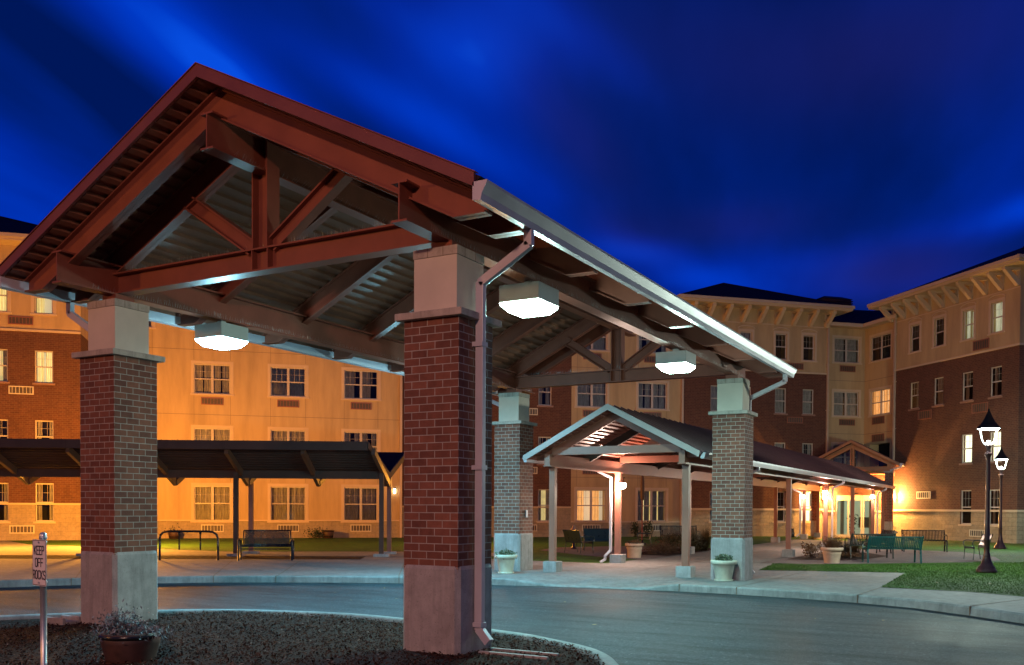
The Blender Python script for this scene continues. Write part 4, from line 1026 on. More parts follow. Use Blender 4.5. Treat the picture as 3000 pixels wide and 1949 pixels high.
# vestibule wall with doors (belongs to the building)
fv = Fac((XM, VY, 0), (1, 0, 0), (0, -1, 0))
wall(fv, -2.6, 2.6, [(-.1, 1.42, SPLIT), (1.42, 3.6, BRKW)], [(-1.08, 1.12, 0, 2.35)], .1, 'vestibule_wall')
m = MB(); fv.bx(m, -2.6, -1.08, 1.40, 1.50, 0, .05); m.build('string_course', CREAM2, bld); m = MB(); fv.bx(m, 1.12, 2.6, 1.40, 1.50, 0, .05); m.build('string_course', CREAM2, bld)
m = MB()
for (a, b) in ((-1.08, -1.0), (-.42, -.33), (.30, .37), (.40, .47), (1.04, 1.12)): fv.bx(m, a, b, 0, 2.35, -.12, -.02)
for (a, b) in ((-1.0, -.42), (-.33, .30), (.47, 1.04)): fv.bx(m, a, b, 0, .12, -.10, -.03); fv.bx(m, a, b, 2.06, 2.35, -.10, -.03)
dr = m.build('entrance_door', WHT, bld)
m = MB()
for (a, b) in ((-1.0, -.42), (-.33, .30), (.47, 1.04)): m.add([fv.P(a, .12, -.06), fv.P(b, .12, -.06), fv.P(b, 2.06, -.06), fv.P(a, 2.06, -.06)], [(0, 1, 2, 3)])
m.build('door_glass', GLASS, dr)
m = MB(); fv.bx(m, -.15, .15, 2.42, 2.48, .01, .05); m.build('door_sensor', BLK, dr)
m = MB(); m.box(XM-1.6, XM+1.6, VY+1.8, VY+1.85, 0, 2.6); m.box(XM-1.6, XM+1.6, VY+.1, VY+1.8, 2.5, 2.55); m.cur = 1; m.box(XM-1.6, XM+1.6, VY+.1, VY+1.8, -.05, .012); m.box(XM+.0, XM+.85, VY+1.2, VY+1.5, 0.5, 1.1)
m.cur = 2; m.box(XM-.95, XM-.75, VY+.9, VY+1.0, 0, 2.1); m.box(XM+.62, XM+.72, VY+.9, VY+1.0, 0, 2.1)
m.build('lobby_wall', [LOBBY, WALK, WHT], bld)
m = MB(); m.box(XM-1.6, XM-1.55, VY+.1, VY+1.8, 0, 2.5); m.box(XM+1.55, XM+1.6, VY+.1, VY+1.8, 0, 2.5); m.build('lobby_side', LOBBY, bld)
t_ = thing('potted_plant', 'leafy green potted plant inside the glass entrance doors', 'potted plant', (XM-.25, VY+.7, 0))
m = MB(); m.lathe([(.001, 0), (.12, 0), (.15, .3), (.13, .3), (.12, .27), (.001, .27)], (XM-.25, VY+.7, 0), 14); m.build('pot', BLK, t_)
m = MB(); rnd = random.Random(2)
for _ in range(120): m.leaf((XM-.25+rnd.gauss(0, .13), VY+.7+rnd.gauss(0, .1), rnd.uniform(.35, 1.25)), .2, .06, rnd)
m.build('foliage', LEAF_D, t_)
# sconces on the entrance walls
for i, (p, lab, e) in enumerate((((XM-1.62, VY-.12, 2.35), 'warm wall sconce left of the entrance doors', .5), ((XM+1.75, VY-.12, 2.35), 'warm wall sconce right of the entrance doors', .5), (tuple(fp.P(30.35, 2.25, .16)), 'warm wall sconce on the stone corner right of the porch', 3.2), (tuple(fm.P(32.95, 2.25, .16)), 'warm wall sconce beside the lit window left of the porch', 1.6))):
    s_ = thing('wall_sconce', lab, 'wall light', p, 0, 'warm sconces around the entrance')
    m = MB(); m.tube([(p[0], p[1], p[2]-.12), (p[0], p[1], p[2]+.12)], .05, 10); m.build('bulb', ENTL, s_)
    m = MB(); m.lathe([(.001, .15), (.07, .14), (.075, .12)], p, 12); m.build('cap', BRNZ, s_)
    lamp('sconce_light', 'POINT', (Vector(p)+((fp.n if i == 2 else fm.n if i == 3 else Vector((0, -1, 0)))*.12)), LV['entry']*e, (1., .48, .13), .07, s_)

# ============================================================ LEFT SHELTER
she = thing('butterfly_shelter', 'long dark V roofed walkway shelter in front of the cream wall', 'shelter', tuple(AB(-3, 17)))
A0, BF, BV, BR = -16., 15.05, 17.35, 19.3
ZF, ZV, ZR = 3.50, 2.56, 3.42
ae = lambda b: 1.85+.20*(b-15)
def sheet(b0, z0, b1, z1, name):
    m = MB(); nb = 13
    vs = []; fs_ = []
    prof = []
    for i in range(nb):
        for ds, h in ((0, 0), (.45, 0), (.55, .035), (.9, .035)): prof.append(((i+ds)/nb, h))
    prof.append((1, 0))
    for t_, h in prof:
        b = b0+(b1-b0)*t_; z = z0+(z1-z0)*t_+h
        vs += [AB(A0, b, z), AB(ae(b), b, z)]
    m.add(vs, [(2*i, 2*i+1, 2*i+3, 2*i+2) for i in range(len(prof)-1)])
    o = m.build(name, PURP, she)
    m = MB(); c = .05
    m.add([AB(A0, b0, z0+c), AB(ae(b0), b0, z0+c), AB(ae(b1), b1, z1+c), AB(A0, b1, z1+c), AB(A0, b0, z0+c+.03), AB(ae(b0), b0, z0+c+.03), AB(ae(b1), b1, z1+c+.03), AB(A0, b1, z1+c+.03)], [(0, 3, 2, 1), (4, 5, 6, 7), (1, 2, 6, 5), (0, 1, 5, 4), (2, 3, 7, 6)])
    a = A0+.3
    while a < 1.7:
        m.bar(AB(a, b0, z0+c+.045), AB(a+.1, b1, z1+c+.045), .015, .05); a += .48
    m.build('roof_sheet', painted('blue_purple_roof', (.022, .012, .024), .85, .1, 3., .04, .05) if 'blue_purple_roof' not in MATS else MATS['blue_purple_roof'], o)
sheet(BF, ZF-.09, BV-.12, ZV, 'roof_deck'); sheet(BR, ZR-.05, BV+.12, ZV, 'roof_deck')
m = MB(); m.obox((0, 0, 0), AA, BB, Z3, A0, ae(BF)+.02, BF-.05, BF, ZF-.25, ZF+.01)
for a in (-2.3, -6.9, -11.5): m.obox((0, 0, 0), AA, BB, Z3, a-.012, a+.012, BF-.06, BF-.05, ZF-.25, ZF+.01)
m.build('front_fascia', PURP, she)
m = MB(); m.obox((0, 0, 0), AA, BB, Z3, A0, ae(BR), BR, BR+.05, ZR-.2, ZR+.03); m.build('rear_fascia', PURP, she)
m = MB(); m.obox((0, 0, 0), AA, BB, Z3, A0, ae(16.7)+.0, 16.62, 16.72, 2.44, 2.68); m.build('purlin', PURP, she)
for b0, z0, b1, z1 in ((BF, ZF, BV, ZV+.02), (BR, ZR, BV, ZV+.02)):
    m = MB(); P0 = AB(ae(b0)+.03, b0, z0-.08); P1 = AB(ae(b1)+.03, b1, z1-.02); m.bar(P0, P1, .04, .2); m.build('rake_fascia', PURP, she)
def zfr(b): return ZF-.12+(ZV-ZF)*(b-BF)/(BV-BF)
for a in (-16, -13.8, -11.5, -9.2, -6.9, -4.6, -2.3, -.05, 2.05):
    m = MB(); m.bar(AB(a, BF+.06, ZF-.28), AB(a+.28 if a > 1.9 else a+.12, BV+.05, 2.30), .11, .20); m.bar(AB(a+.15, BV-.03, 2.30), AB(a+.45, BR-.1, ZR-.25), .10, .17)
    m.build('rafter', SHRAFT, she)
for a in (-11.5, -6.9, -2.33, 2.18):
    for b, ztop in ((16.42, 2.62), (17.95, 2.55)):
        a_ = a+(.12 if b > 17 else 0)
        m = MB(); m.obox((0, 0, 0), AA, BB, Z3, a_-.07, a_+.07, b-.07, b+.07, .05, ztop); po = m.build('post', STEEL2 if b > 17 else PURP, she)
        m = MB(); m.obox((0, 0, 0), AA, BB, Z3, a_-.24, a_+.24, b-.2, b+.2, -.02, .09); m.build('footing', CONC, po, bevel=.01)

# ============================================================ STREET LANTERNS
def lantern(x, y, label):
    t_ = thing('street_lantern', label, 'street lamp', (x, y, 0), 0, 'black globe lanterns on tall posts on the lawn')
    m = MB(); m.lathe([(.001, 0), (.24, 0), (.24, .05), (.225, .08), (.20, .10), (.20, .14), (.15, .19), (.12, .26), (.095, .34), (.08, .40), (.085, .42), (.08, .44), (.068, .50), (.065, .78), (.075, .80), (.075, .83), (.062, .85), (.055, 1.6), (.046, 2.8), (.05, 2.86), (.08, 2.93), (.09, 2.96), (.05, 3.0), (.045, 3.05), (.06, 3.12), (.065, 3.17), (.04, 3.20), (.001, 3.2)], (x, y, 0), 24)
    m.build('post', BRNZ, t_)
    m = MB()
    for k in range(4):
        a = PI/4+k*PI/2; pts = []
        for i in range(11):
            u = i/10; r = .055+.20*math.sin(u*PI/2)**.8; z = 3.18+.40*(1-math.cos(u*PI/2))**.9 
            pts.append((x+r*math.cos(a), y+r*math.sin(a), z))
        m.tube(pts, .010, 6)
    m.build('lantern_cage', LANT, t_)
    m = MB(); m.lathe([(.262, 3.57), (.275, 3.585), (.265, 3.60), (.20, 3.67), (.14, 3.75), (.085, 3.86), (.045, 3.96), (.02, 4.02), (.025, 4.05), (.001, 4.08)], (x, y, 0), 24); m.build('hood', HOOD, t_)
    m = MB(); m.lathe([(.001, 3.555), (.2, 3.555), (.25, 3.572)], (x, y, 0), 24); m.build('lamp_disc', LANT2, t_)
    m = MB(); m.sphere((x, y, 3.235), .05, 6); m.build('finial', LANT, t_)
    lamp('lantern_light', 'POINT', (x, y, 3.44), LV['lantern'], (.80, 1., .86), .1, t_)
lantern(10.03, 17.43, 'nearest tall lantern lamp post on the lawn in front of the brick wing')
lantern(9.98, 33.38, 'farther lantern lamp post standing close to the brick wing wall')

# ============================================================ POTS
def planter(x, y, r0, r1, h, mat, label, foliage, leafmat_, saucer=False, rim=True, seed=1, grp=None, spread=.9, hgt=.22, nl=500):
    t_ = thing('flower_pot', label, 'flower pot', (x, y, 0), 0, grp)
    z = .02 if saucer else 0
    pr = [(.001, z), (r0, z), (r0+.01, z+.02), (r1-.02, h-.10), (r1-.01, h-.09), (r1+.03, h-.085), (r1+.035, h-.02), (r1+.02, h), (r1-.01, h), (r1-.02, h-.03), (r1-.04, h-.07)]
    m = MB(); m.lathe(pr, (x, y, 0), 32)
    if rim:
        for q in (.62, .68): m.lathe([(r0+(r1-r0)*q+.001, h*q), (r0+(r1-r0)*q+.010, h*q+.01), (r0+(r1-r0)*q+.004, h*q+.02)], (x, y, 0), 32)
    if saucer: m.lathe([(.001, .0), (r0+.03, 0), (r0+.045, .035), (r0+.03, .035), (r0+.02, .02)], (x, y, 0), 28)
    m.build('pot', mat, t_)
    m = MB(); m.disc(r1-.03, h-.05, (x, y, 0)); m.build('soil', SOIL, t_)
    m = MB(); rnd = random.Random(seed)
    for _ in range(nl):
        a = rnd.uniform(0, 6.28); rr = r1*spread*math.sqrt(rnd.random()); zz_ = h-.03+hgt*rnd.random()**1.2*(1.1-rr/r1*.6)
        if foliage == 'succ': m.leaf((x+rr*math.cos(a), y+rr*math.sin(a), zz_), .05, .022, rnd, 1.2)
        elif foliage == 'spill': 
            if rnd.random() < .3: rr = r1*rnd.uniform(.85, 1.15); zz_ = h-rnd.uniform(-.05, .10)
            m.leaf((x+rr*math.cos(a), y+rr*math.sin(a), zz_), .05, .025, rnd, .5)
        else:
            p0 = Vector((x+rr*.6*math.cos(a), y+rr*.6*math.sin(a), h-.05)); p1 = Vector((x+rr*1.4*math.cos(a), y+rr*1.4*math.sin(a), h+hgt*rnd.uniform(.4, 1.)))
            s_ = Vector((-math.sin(a), math.cos(a), 0))*.006; m.add([p0-s_, p0+s_, p1], [(0, 1, 2)])
            if rnd.random() < .6: m.leaf(p0.lerp(p1, rnd.uniform(.4, 1)), .05, .02, rnd)
    m.build('foliage', leafmat_, t_)
planter(5.17, 11.30, .165, .25, .45, POTC, 'cream pot with small succulents at the foot of the far right brick column', 'succ', LEAF_G, True, False, 1, 'round pots by the columns', .75, .17)
planter(.10, 10.72, .155, .235, .45, POTC, 'pale pot with trailing green plant against the far left column plinth', 'spill', LEAF_G, True, False, 2, 'round pots by the columns', .8, .16)
planter(6.0, 19.35, .20, .28, .46, TERRA, 'terracotta pot of tall dry stems beside the teal bench', 'stem', LEAF_R, False, True, 3, 'terracotta pots by the walkway', .9, .38, 600)
planter(.12, 18.9, .20, .26, .46, TERRA, 'terracotta pot of withered plants behind the first left walkway post', 'spill', LEAF_R, False, True, 4, 'terracotta pots by the walkway', .9, .16, 450)

# half barrel in front of the near left column
bx_, by_ = 2.72, -1.92
t_ = thing('barrel_planter', 'dark wooden half barrel planter with silvery plants on the mulch', 'barrel planter', (bx_, by_, -.1))
m = MB(); m.lathe([(.001, -.16), (.215, -.16), (.25, -.02), (.29, .14), (.305, .25), (.275, .25), (.26, .19)], (bx_, by_, 0), 36); m.build('tub', WOOD, t_)
m = MB()
for r, z in ((.237, -.04), (.252, .02), (.302, .195)): m.lathe([(r, z), (r+.008, z+.002), (r+.012, z+.04), (r+.006, z+.042)], (bx_, by_, 0), 36)
m.build('hoop', BLK, t_)
m = MB(); m.disc(.27, .2, (bx_, by_, 0)); m.build('soil', SOIL, t_)
m = MB(); rnd = random.Random(8); L2 = rt.copy()
for _ in range(2600):
    if rnd.random() < .62: c = Vector((-.12, 0, .28)); s3 = (.10, .10, .085)
    else: c = Vector((.13, 0, .235)); s3 = (.11, .10, .035)
    off = rt*(c.x+rnd.gauss(0, s3[0]))+fw*(rnd.gauss(0, s3[1])); p = Vector((bx_, by_, 0))+off; p.z = max(.18, c.z+rnd.gauss(0, s3[2]))
    m.leaf(p, rnd.uniform(.03, .065), .016, rnd, 1.)
for _ in range(90):
    off = rt*(-.12+rnd.gauss(0, .04)); p = Vector((bx_, by_, .2))+off; q = p+rt*rnd.gauss(0, .13)+fw*rnd.gauss(0, .1)+Vector((0, 0, rnd.uniform(.08, .24))); s_ = rt*.002
    m.add([p-s_, p+s_, q], [(0, 1, 2)])
m.build('foliage', LEAF_S, t_)
m = MB()
for _ in range(34):
    off = rt*rnd.uniform(-.1, .28)+fw*rnd.uniform(-.1, .1); p = Vector((bx_, by_, 0))+off; p.z = .38+rnd.uniform(-.05, .12)
    m.leaf(p, .016, .012, rnd)
m.build('flowers', FLOW, t_)
for k_, (p, q, lab) in enumerate(((5.0, QP-.65, 'wooden tub with bushy green plant at the cream wall right of the bench'), (-2.15, QP-.65, 'low wooden tub at the cream wall behind the bike rack'))):
    c = PQ(p, q); t_ = thing('barrel_planter', lab, 'barrel planter', tuple(c))
    m = MB(); m.lathe([(.001, 0), (.22, 0), (.30, .40), (.27, .40), (.26, .34), (.001, .34)], c, 20); m.build('tub', WOOD, t_)
    m = MB(); m.lathe([(.24, .08), (.25, .12)], c, 20); m.lathe([(.292, .34), (.305, .38)], c, 20); m.build('hoop', BLK, t_)
    m = MB(); rnd = random.Random(k_)
    for _ in range(420 if k_ == 0 else 60):
        o_ = PH*((-.55 if k_ == 0 else 0)+rnd.gauss(0, .25 if k_ == 0 else .15)); m.leaf(c+o_+QH*rnd.gauss(0, .15)+Vector((0, 0, abs(rnd.gauss(.22 if k_ == 0 else .38, .13)))), .12, .04, rnd)
    m.build('foliage', LEAF_D, t_)

# ============================================================ SIGN
sx, sy = 2.19, -2.54
t_ = thing('warning_sign', 'white KEEP OFF ROCKS sign on a galvanised post', 'sign', (sx, sy, -.2))
sn_ = (-fw*.778+rt*(-.629)); sn_.z = 0; sn_.normalize(); su = Z3.cross(sn_).normalized()
m = MB(); m.tube([(sx, sy, -.4), (sx, sy, 1.235)], .032, 16); po = m.build('post', GALV, t_)
m = MB(); m.lathe([(.036, 1.22), (.038, 1.25), (.034, 1.27), (.024, 1.285), (.001, 1.292)], (sx, sy, 0), 16); m.lathe([(.033, 1.225), (.039, 1.227), (.039, 1.24), (.033, 1.242)], (sx, sy, 0), 16); m.build('post_cap', GALV, po)
sc0 = Vector((sx, sy, 0))+sn_*.036
hw, z0, z1 = .150, .750, 1.217
def rrect(hw_, za, zb_, r, n=5):
    pts = []
    for cx_, cz_, a0 in ((hw_-r, za+r, -PI/2), (hw_-r, zb_-r, 0), (-hw_+r, zb_-r, PI/2), (-hw_+r, za+r, PI)):
        for i in range(n+1): a = a0+PI/2*i/n; pts.append((cx_+r*math.cos(a), cz_+r*math.sin(a)))
    return pts
m = MB(); m.prism(rrect(hw, z0, z1, .022), sc0, su, Z3, sn_, 0, .004); pan = m.build('sign_panel', SIGNW, t_)
m = MB(); o1 = rrect(hw-.006, z0+.006, z1-.006, .019); o2 = rrect(hw-.012, z0+.012, z1-.012, .015); k = len(o1)
m.add([sc0+su*p[0]+Z3*p[1]+sn_*.0052 for p in o1]+[sc0+su*p[0]+Z3*p[1]+sn_*.0052 for p in o2], [(i, (i+1) % k, k+(i+1) % k, k+i) for i in range(k)]); m.build('sign_border', SIGNB, pan)
GL = {'K': [[(0, 0), (0, 1)], [(0, .38), (1, 1)], [(.28, .56), (1, 0)]], 'E': [[(1, 1), (0, 1), (0, 0), (1, 0)], [(0, .52), (.85, .52)]], 'P': [[(0, 0), (0, 1), (.75, 1), (1, .88), (1, .62), (.75, .48), (0, .48)]],
      'O': [[(.25, 0), (0, .15), (0, .85), (.25, 1), (.75, 1), (1, .85), (1, .15), (.75, 0), (.25, 0)]], 'F': [[(0, 0), (0, 1), (1, 1)], [(0, .52), (.85, .52)]], 'R': [[(0, 0), (0, 1), (.75, 1), (1, .88), (1, .62), (.75, .5), (0, .5)], [(.55, .5), (1, 0)]],
      'C': [[(1, .82), (.75, 1), (.25, 1), (0, .85), (0, .15), (.25, 0), (.75, 0), (1, .18)]], 'S': [[(1, .85), (.75, 1), (.25, 1), (0, .85), (0, .65), (.25, .52), (.75, .48), (1, .35), (1, .15), (.75, 0), (.25, 0), (0, .15)]]}
m = MB()
for word, zc, hh in (('KEEP', 1.108, .084), ('OFF', .985, .084), ('ROCKS', .862, .084)):
    n = len(word); lw = .040 if n > 3 else .044; gap = .0165; tot = n*lw+(n-1)*gap; x = -tot/2
    for ch in word:
        for st in GL[ch]:
            for a, b in zip(st, st[1:]):
                A = sc0+su*(x+a[0]*lw)+Z3*(zc-hh/2+a[1]*hh)+sn_*.0055; B = sc0+su*(x+b[0]*lw)+Z3*(zc-hh/2+b[1]*hh)+sn_*.0055
                m.bar(A, B, .0125, .002, sn_, ext=.003)
        x += lw+gap
m.build('lettering', SIGNB, pan)
m = MB()
for z in (1.187, .782): m.tube([sc0+Z3*z+sn_*.004+su*.0, sc0+Z3*z+sn_*.012], .011, 8)
for z in (1.18, .775): m.lathe([(.033, z), (.037, z+.002), (.037, z+.02), (.033, z+.022)], (sx, sy, 0), 14)
m.build('bolt', GALV, t_)
# splash blocks
for i, (x, y, lab) in enumerate(((W+.55, .36, 'concrete splash block under the near right column downspout'), (-CW-.22, -.12, 'concrete splash block beside the near left column'))):
    m = MB(); s_ = 1 if i == 0 else -1
    lx_ = .42 if i == 0 else .2; m.box(x-lx_, x+lx_, y-.15, y-.10, -.12, .0); m.box(x-lx_, x+lx_, y+.10, y+.15, -.12, .0); m.box(x-lx_, x+lx_, y-.10, y+.10, -.12, -.05)
    tag(m.build('splash_block', CONC, bevel=.01), lab, 'splash block')

# ============================================================ BENCHES
def slat_bench(w, mat, label, loc, rz, back_h=.78, nsl=26, arms=True, matleg=None, grp='slatted metal benches on the terraces'):
    t_ = thing('bench', label, 'bench', loc, rz, grp); ml = matleg or mat
    # local: x along, front = -y
    prof = [(-.30, .40), (-.27, .435), (-.15, .44), (0, .425), (.12, .42), (.17, .45), (.21, .55), (.25, .68), (.28, back_h)]
    m = MB()
    for i in range(nsl):
        x = -w/2+.05+(w-.1)*i/(nsl-1)
        for a, b in zip(prof, prof[1:]): m.bar((x, a[0], a[1]), (x, b[0], b[1]), .030, .008, Vector((1, 0, 0)) if 0 else Vector((0, -.3, 1)), ext=.003)
    m.build('slats', mat, t_, world=False)
    m = MB()
    for p in (prof[1], prof[4], prof[-1]): m.bar((-w/2, p[0], p[1]-.004), (w/2, p[0], p[1]-.004), .035, .035)
    m.build('rail', mat, t_, world=False)
    for s_ in (-1, 1):
        x = s_*(w/2)
        m = MB(); m.flat([(x, .20, .0), (x, .15, .38), (x, .20, .55), (x, .30, back_h+.01)], .035, .045, Vector((1, 0, 0))); m.build('rear_leg', ml, t_, world=False)
        m = MB(); m.flat([(x, -.30, 0), (x, -.27, .40)], .035, .045, Vector((1, 0, 0))); m.bar((x, -.27, .40), (x, .16, .38), .035, .04); m.build('front_leg', ml, t_, world=False)
        if arms:
            m = MB(); m.flat([(x, -.27, .40), (x, -.30, .52), (x, -.27, .60), (x, -.20, .63), (x, -.05, .62), (x, .21, .60)], .04, .018, Vector((1, 0, 0))); m.build('armrest', ml, t_, world=False)
    return t_
def yaw_of(a, b): return math.atan2(b[1]-a[1], b[0]-a[0])
# teal bench, back to the camera
A_, B_ = (6.84, 20.0), (8.12, 20.62)
slat_bench(1.5, TEAL, 'teal green slatted bench seen from behind on the brick terrace', ((A_[0]+B_[0])/2, (A_[1]+B_[1])/2+.2, .01), yaw_of(A_, B_)+0, .76, 30)
# the yaw: local front is -y, so a back-to-camera bench is turned round
bpy.data.objects['bench'].rotation_euler[2] += PI
slat_bench(1.35, DKGR, 'dark green slatted bench angled left of the teal bench', (6.55, 22.75, .01), math.radians(30)+PI, .77, 26)
slat_bench(1.45, BLK, 'black slatted bench facing the camera before the stone wall', (7.6, 28.8, .01), math.radians(28)-.25, .78, 28)
slat_bench(1.2, BLK, 'small dark bench end behind the teal bench near the doors', (6.3, 27.0, .01), math.radians(-65), .80, 22)
slat_bench(1.5, BLK, 'black slatted bench behind the russet shrubs on the left terrace', (-1.65, 28.45, .01), math.radians(30), .82, 28)
# perforated loveseat
def loveseat(label, loc, rz, w=1.15, name='garden_chair', mat=DKGR, grp='mesh garden seats'):
    t_ = thing(name, label, 'garden chair', loc, rz, grp)
    m = MB(); prof = [(-.26, .36), (-.22, .40), (0, .385), (.16, .37), (.20, .44), (.26, .62), (.31, .78)]
    for i in (0, 1, 2, 3, 4, 5): 
        a, b = prof[i], prof[i+1]; n = 14
        m.add([(-w/2, a[0], a[1]), (w/2, a[0], a[1]), (w/2, b[0], b[1]), (-w/2, b[0], b[1]), (-w/2, a[0]+.006, a[1]-.008), (w/2, a[0]+.006, a[1]-.008), (w/2, b[0]+.006, b[1]-.008), (-w/2, b[0]+.006, b[1]-.008)], [(0, 1, 2, 3), (7, 6, 5, 4)])
    m.build('seat_shell', mat, t_, world=False)
    m = MB(); 
    for p in ((.31, .785), (-.26, .355)): m.tube([(-w/2, p[0], p[1]), (w/2, p[0], p[1])], .016, 8)
    m.build('rail', mat, t_, world=False)
    for s_ in (-1, 1):
        x = s_*w/2
        m = MB(); m.tube([(x, .25, 0), (x, .19, .37), (x, .26, .62), (x, .32, .79)], .014, 8); m.build('rear_leg', mat, t_, world=False)
        m = MB(); m.tube([(x, -.27, 0), (x, -.25, .2), (x, -.24, .40)], .014, 8); m.build('front_leg', mat, t_, world=False)
        m = MB(); m.tube([(x, -.24, .38), (x, -.30, .48), (x, -.28, .57), (x, -.2, .60), (x, 0, .59), (x, .24, .585)], .016, 8); m.build('armrest', mat, t_, world=False)
    return t_
loveseat('dark mesh loveseat seen from behind on the lawn by the first walkway post', (-2.55, 20.5, .01), math.radians(-14)+PI-.35, 1.05)
loveseat('dark mesh loveseat facing the nearer loveseat on the left terrace', (-2.75, 22.6, .01), math.radians(28), 1.0)
loveseat('single mesh chair seen side on behind the withered terracotta pot', (-1.85, 25.0, .01), math.radians(115)+PI, .52, 'garden_chair')
loveseat('dark green mesh chair at the terrace edge behind the nearest lantern', (9.55, 24.0, .01), math.radians(-62), .62, 'garden_chair')
# patio umbrella pole and hydrant like garden lantern
t_ = thing('patio_umbrella', 'closed brown patio umbrella pole standing before the cream wall', 'umbrella', (-3.46, 28.9, 0))
m = MB(); m.tube([(-3.46, 28.9, 0), (-3.46, 28.9, 2.9)], .03, 10); m.build('pole', RED, t_)
m = MB(); m.lathe([(.05, 1.9), (.09, 2.0), (.085, 2.7), (.03, 3.1), (.001, 3.15)], (-3.46, 28.9, 0), 10); m.build('folded_canopy', LEAF_R, t_)
m = MB(); m.lathe([(.001, 0), (.22, 0), (.22, .05), (.05, .09), (.035, .2)], (-3.46, 28.9, 0), 18); m.build('base', BLK, t_)
t_ = thing('garden_lantern', 'small copper topped garden lantern on a pedestal behind the loveseat', 'lantern', (-4.1, 23.4, 0))
m = MB(); m.lathe([(.001, 0), (.12, 0), (.11, .05), (.05, .09), (.045, .6), (.09, .66), (.10, .70)], (-4.1, 23.4, 0), 16); m.build('pedestal', BRNZ, t_)
m = MB(); m.lathe([(.12, .70), (.125, .74), (.07, .80), (.05, .86), (.055, .88), (.001, .92)], (-4.1, 23.4, 0), 16); m.build('top', painted('copper_top', (.30, .14, .09), .6, .1, 4., .05), t_)

# black mesh bench by the road (perforated), facing the camera
bc = AB(-.98, 14.45); brz = math.radians(90-52)
t_ = thing('bench', 'black expanded metal bench by the kerb in front of the shelter', 'bench', tuple(bc), brz)
m = MB(); w = 1.5
def lattice(u0, u1, P0, P1, du=.045, r=.024):
    """diamond mesh between two lines"""
    n = int((u1-u0)/du); P0 = Vector(P0); P1 = Vector(P1); k = max(1, int((P1-P0).length/du))
    for i in range(n):
        for j in range(k):
            a0 = P0.lerp(P1, j/k); a1 = P0.lerp(P1, (j+1)/k); am = (a0+a1)/2; ua = u0+(u1-u0)*i/n; ub = u0+(u1-u0)*(i+1)/n; um = (ua+ub)/2
            X = Vector((1, 0, 0)); L_ = [(X*um+a0), (X*ub+am), (X*um+a1), (X*ua+am)]
            for p, q in zip(L_, L_[1:]+L_[:1]): m.bar(p, q, r, r*.7)
lattice(-w/2+.12, w/2-.12, (0, .17, .44), (0, .27, .84)); lattice(-w/2+.12, w/2-.12, (0, -.24, .42), (0, .15, .41))
m.build('mesh_panel', BLK, t_, world=False)
m = MB()
for p in ((.17, .44), (.27, .85), (-.26, .41), (.15, .40)): m.tube([(-w/2+.08, p[0], p[1]), (w/2-.08, p[0], p[1])], .022, 8)
m.tube([(-w/2+.08, -.26, .33), (w/2-.08, -.26, .33)], .018, 8); m.build('rail', BLK, t_, world=False)
for s_ in (-1, 1):
    x = s_*(w/2)
    m = MB(); m.tube([(x, -.30, 0), (x, -.30, .50), (x, -.27, .56), (x, -.20, .585), (x, .12, .585), (x, .19, .56), (x, .22, .50), (x, .22, 0)], .030, 10); m.build('leg_frame', BLK, t_, world=False)
    m = MB(); m.tube([(x-s_*.08, .17, .42), (x-s_*.08, .27, .85)], .02, 8); m.tube([(x, .22, .42), (x-s_*.08, .17, .42)], .02, 6); m.tube([(x, -.30, .40), (x-s_*.08, -.26, .41)], .02, 6); m.build('bracket', BLK, t_, world=False)
# bike rack
t_ = thing('bike_rack', 'black tubular bike rack with hanging hooks beside the near left column', 'bike rack', tuple(AB(-2.35, 14.25)))
P_ = lambda a, z: AB(a, 14.25, z)
m = MB(); m.tube([P_(-2.32, 0), P_(-2.32, .62), P_(-2.36, .74), P_(-2.46, .81), P_(-2.6, .83), P_(-3.72, .83), P_(-3.87, .80), P_(-3.95, .72), P_(-3.97, .6), P_(-3.97, 0)], .032, 12); m.build('frame', BLK, t_)
for a in (-2.82, -3.42):
    m = MB(); m.tube([P_(a, .83), P_(a, .50), P_(a, .30)], .022, 8); m.tube([P_(a, .80), P_(a, .74)], .034, 10); m.build('hook', BLK, t_)

# ============================================================ SHRUBS
def shrub(name, cx_, cy_, rx, ry, h, n, mat, label, ls=.06, seed=1, stems=True, grp=None, dens=1.0, blades=False):
    t_ = thing(name, label, 'shrub', (cx_, cy_, 0), 0, grp); rnd = random.Random(seed)
    blobs = [(cx_+rnd.uniform(-.6, .6)*rx, cy_+rnd.uniform(-.6, .6)*ry, h*rnd.uniform(.35, .7), rnd.uniform(.35, .55)) for _ in range(9)]
    m = MB()
    for _ in range(n):
        if blades:
            a = rnd.uniform(0, 6.28); r = rnd.random()**.5; p0 = Vector((cx_+rx*.6*r*math.cos(a), cy_+ry*.6*r*math.sin(a), 0)); q = p0+Vector((math.cos(a)*rx*.5*rnd.random(), math.sin(a)*ry*.5*rnd.random(), h*rnd.uniform(.5, 1.05)))
            s_ = Vector((-math.sin(a+1), math.cos(a+1), 0))*.007; m.add([p0-s_, p0+s_, q], [(0, 1, 2)]); continue
        b = rnd.choice(blobs); u = Vector((rnd.gauss(0, 1), rnd.gauss(0, 1), rnd.gauss(0, 1))).normalized()*(rnd.random()**.4)
        p = Vector((b[0]+u.x*rx*b[3], b[1]+u.y*ry*b[3], max(.02, b[2]+u.z*h*b[3])))
        m.leaf(p, ls*rnd.uniform(.6, 1.3), ls*.45, rnd, .2)
    m.build('foliage', mat, t_)
    if stems:
        m = MB()
        for _ in range(14):
            b = rnd.choice(blobs); m.tube([(cx_+rnd.uniform(-.15, .15), cy_+rnd.uniform(-.15, .15), 0), ((cx_+b[0])/2, (cy_+b[1])/2, b[2]*.5), (b[0], b[1], b[2])], [.010, .008, .004], 5)
        m.build('stem', WOOD, t_)
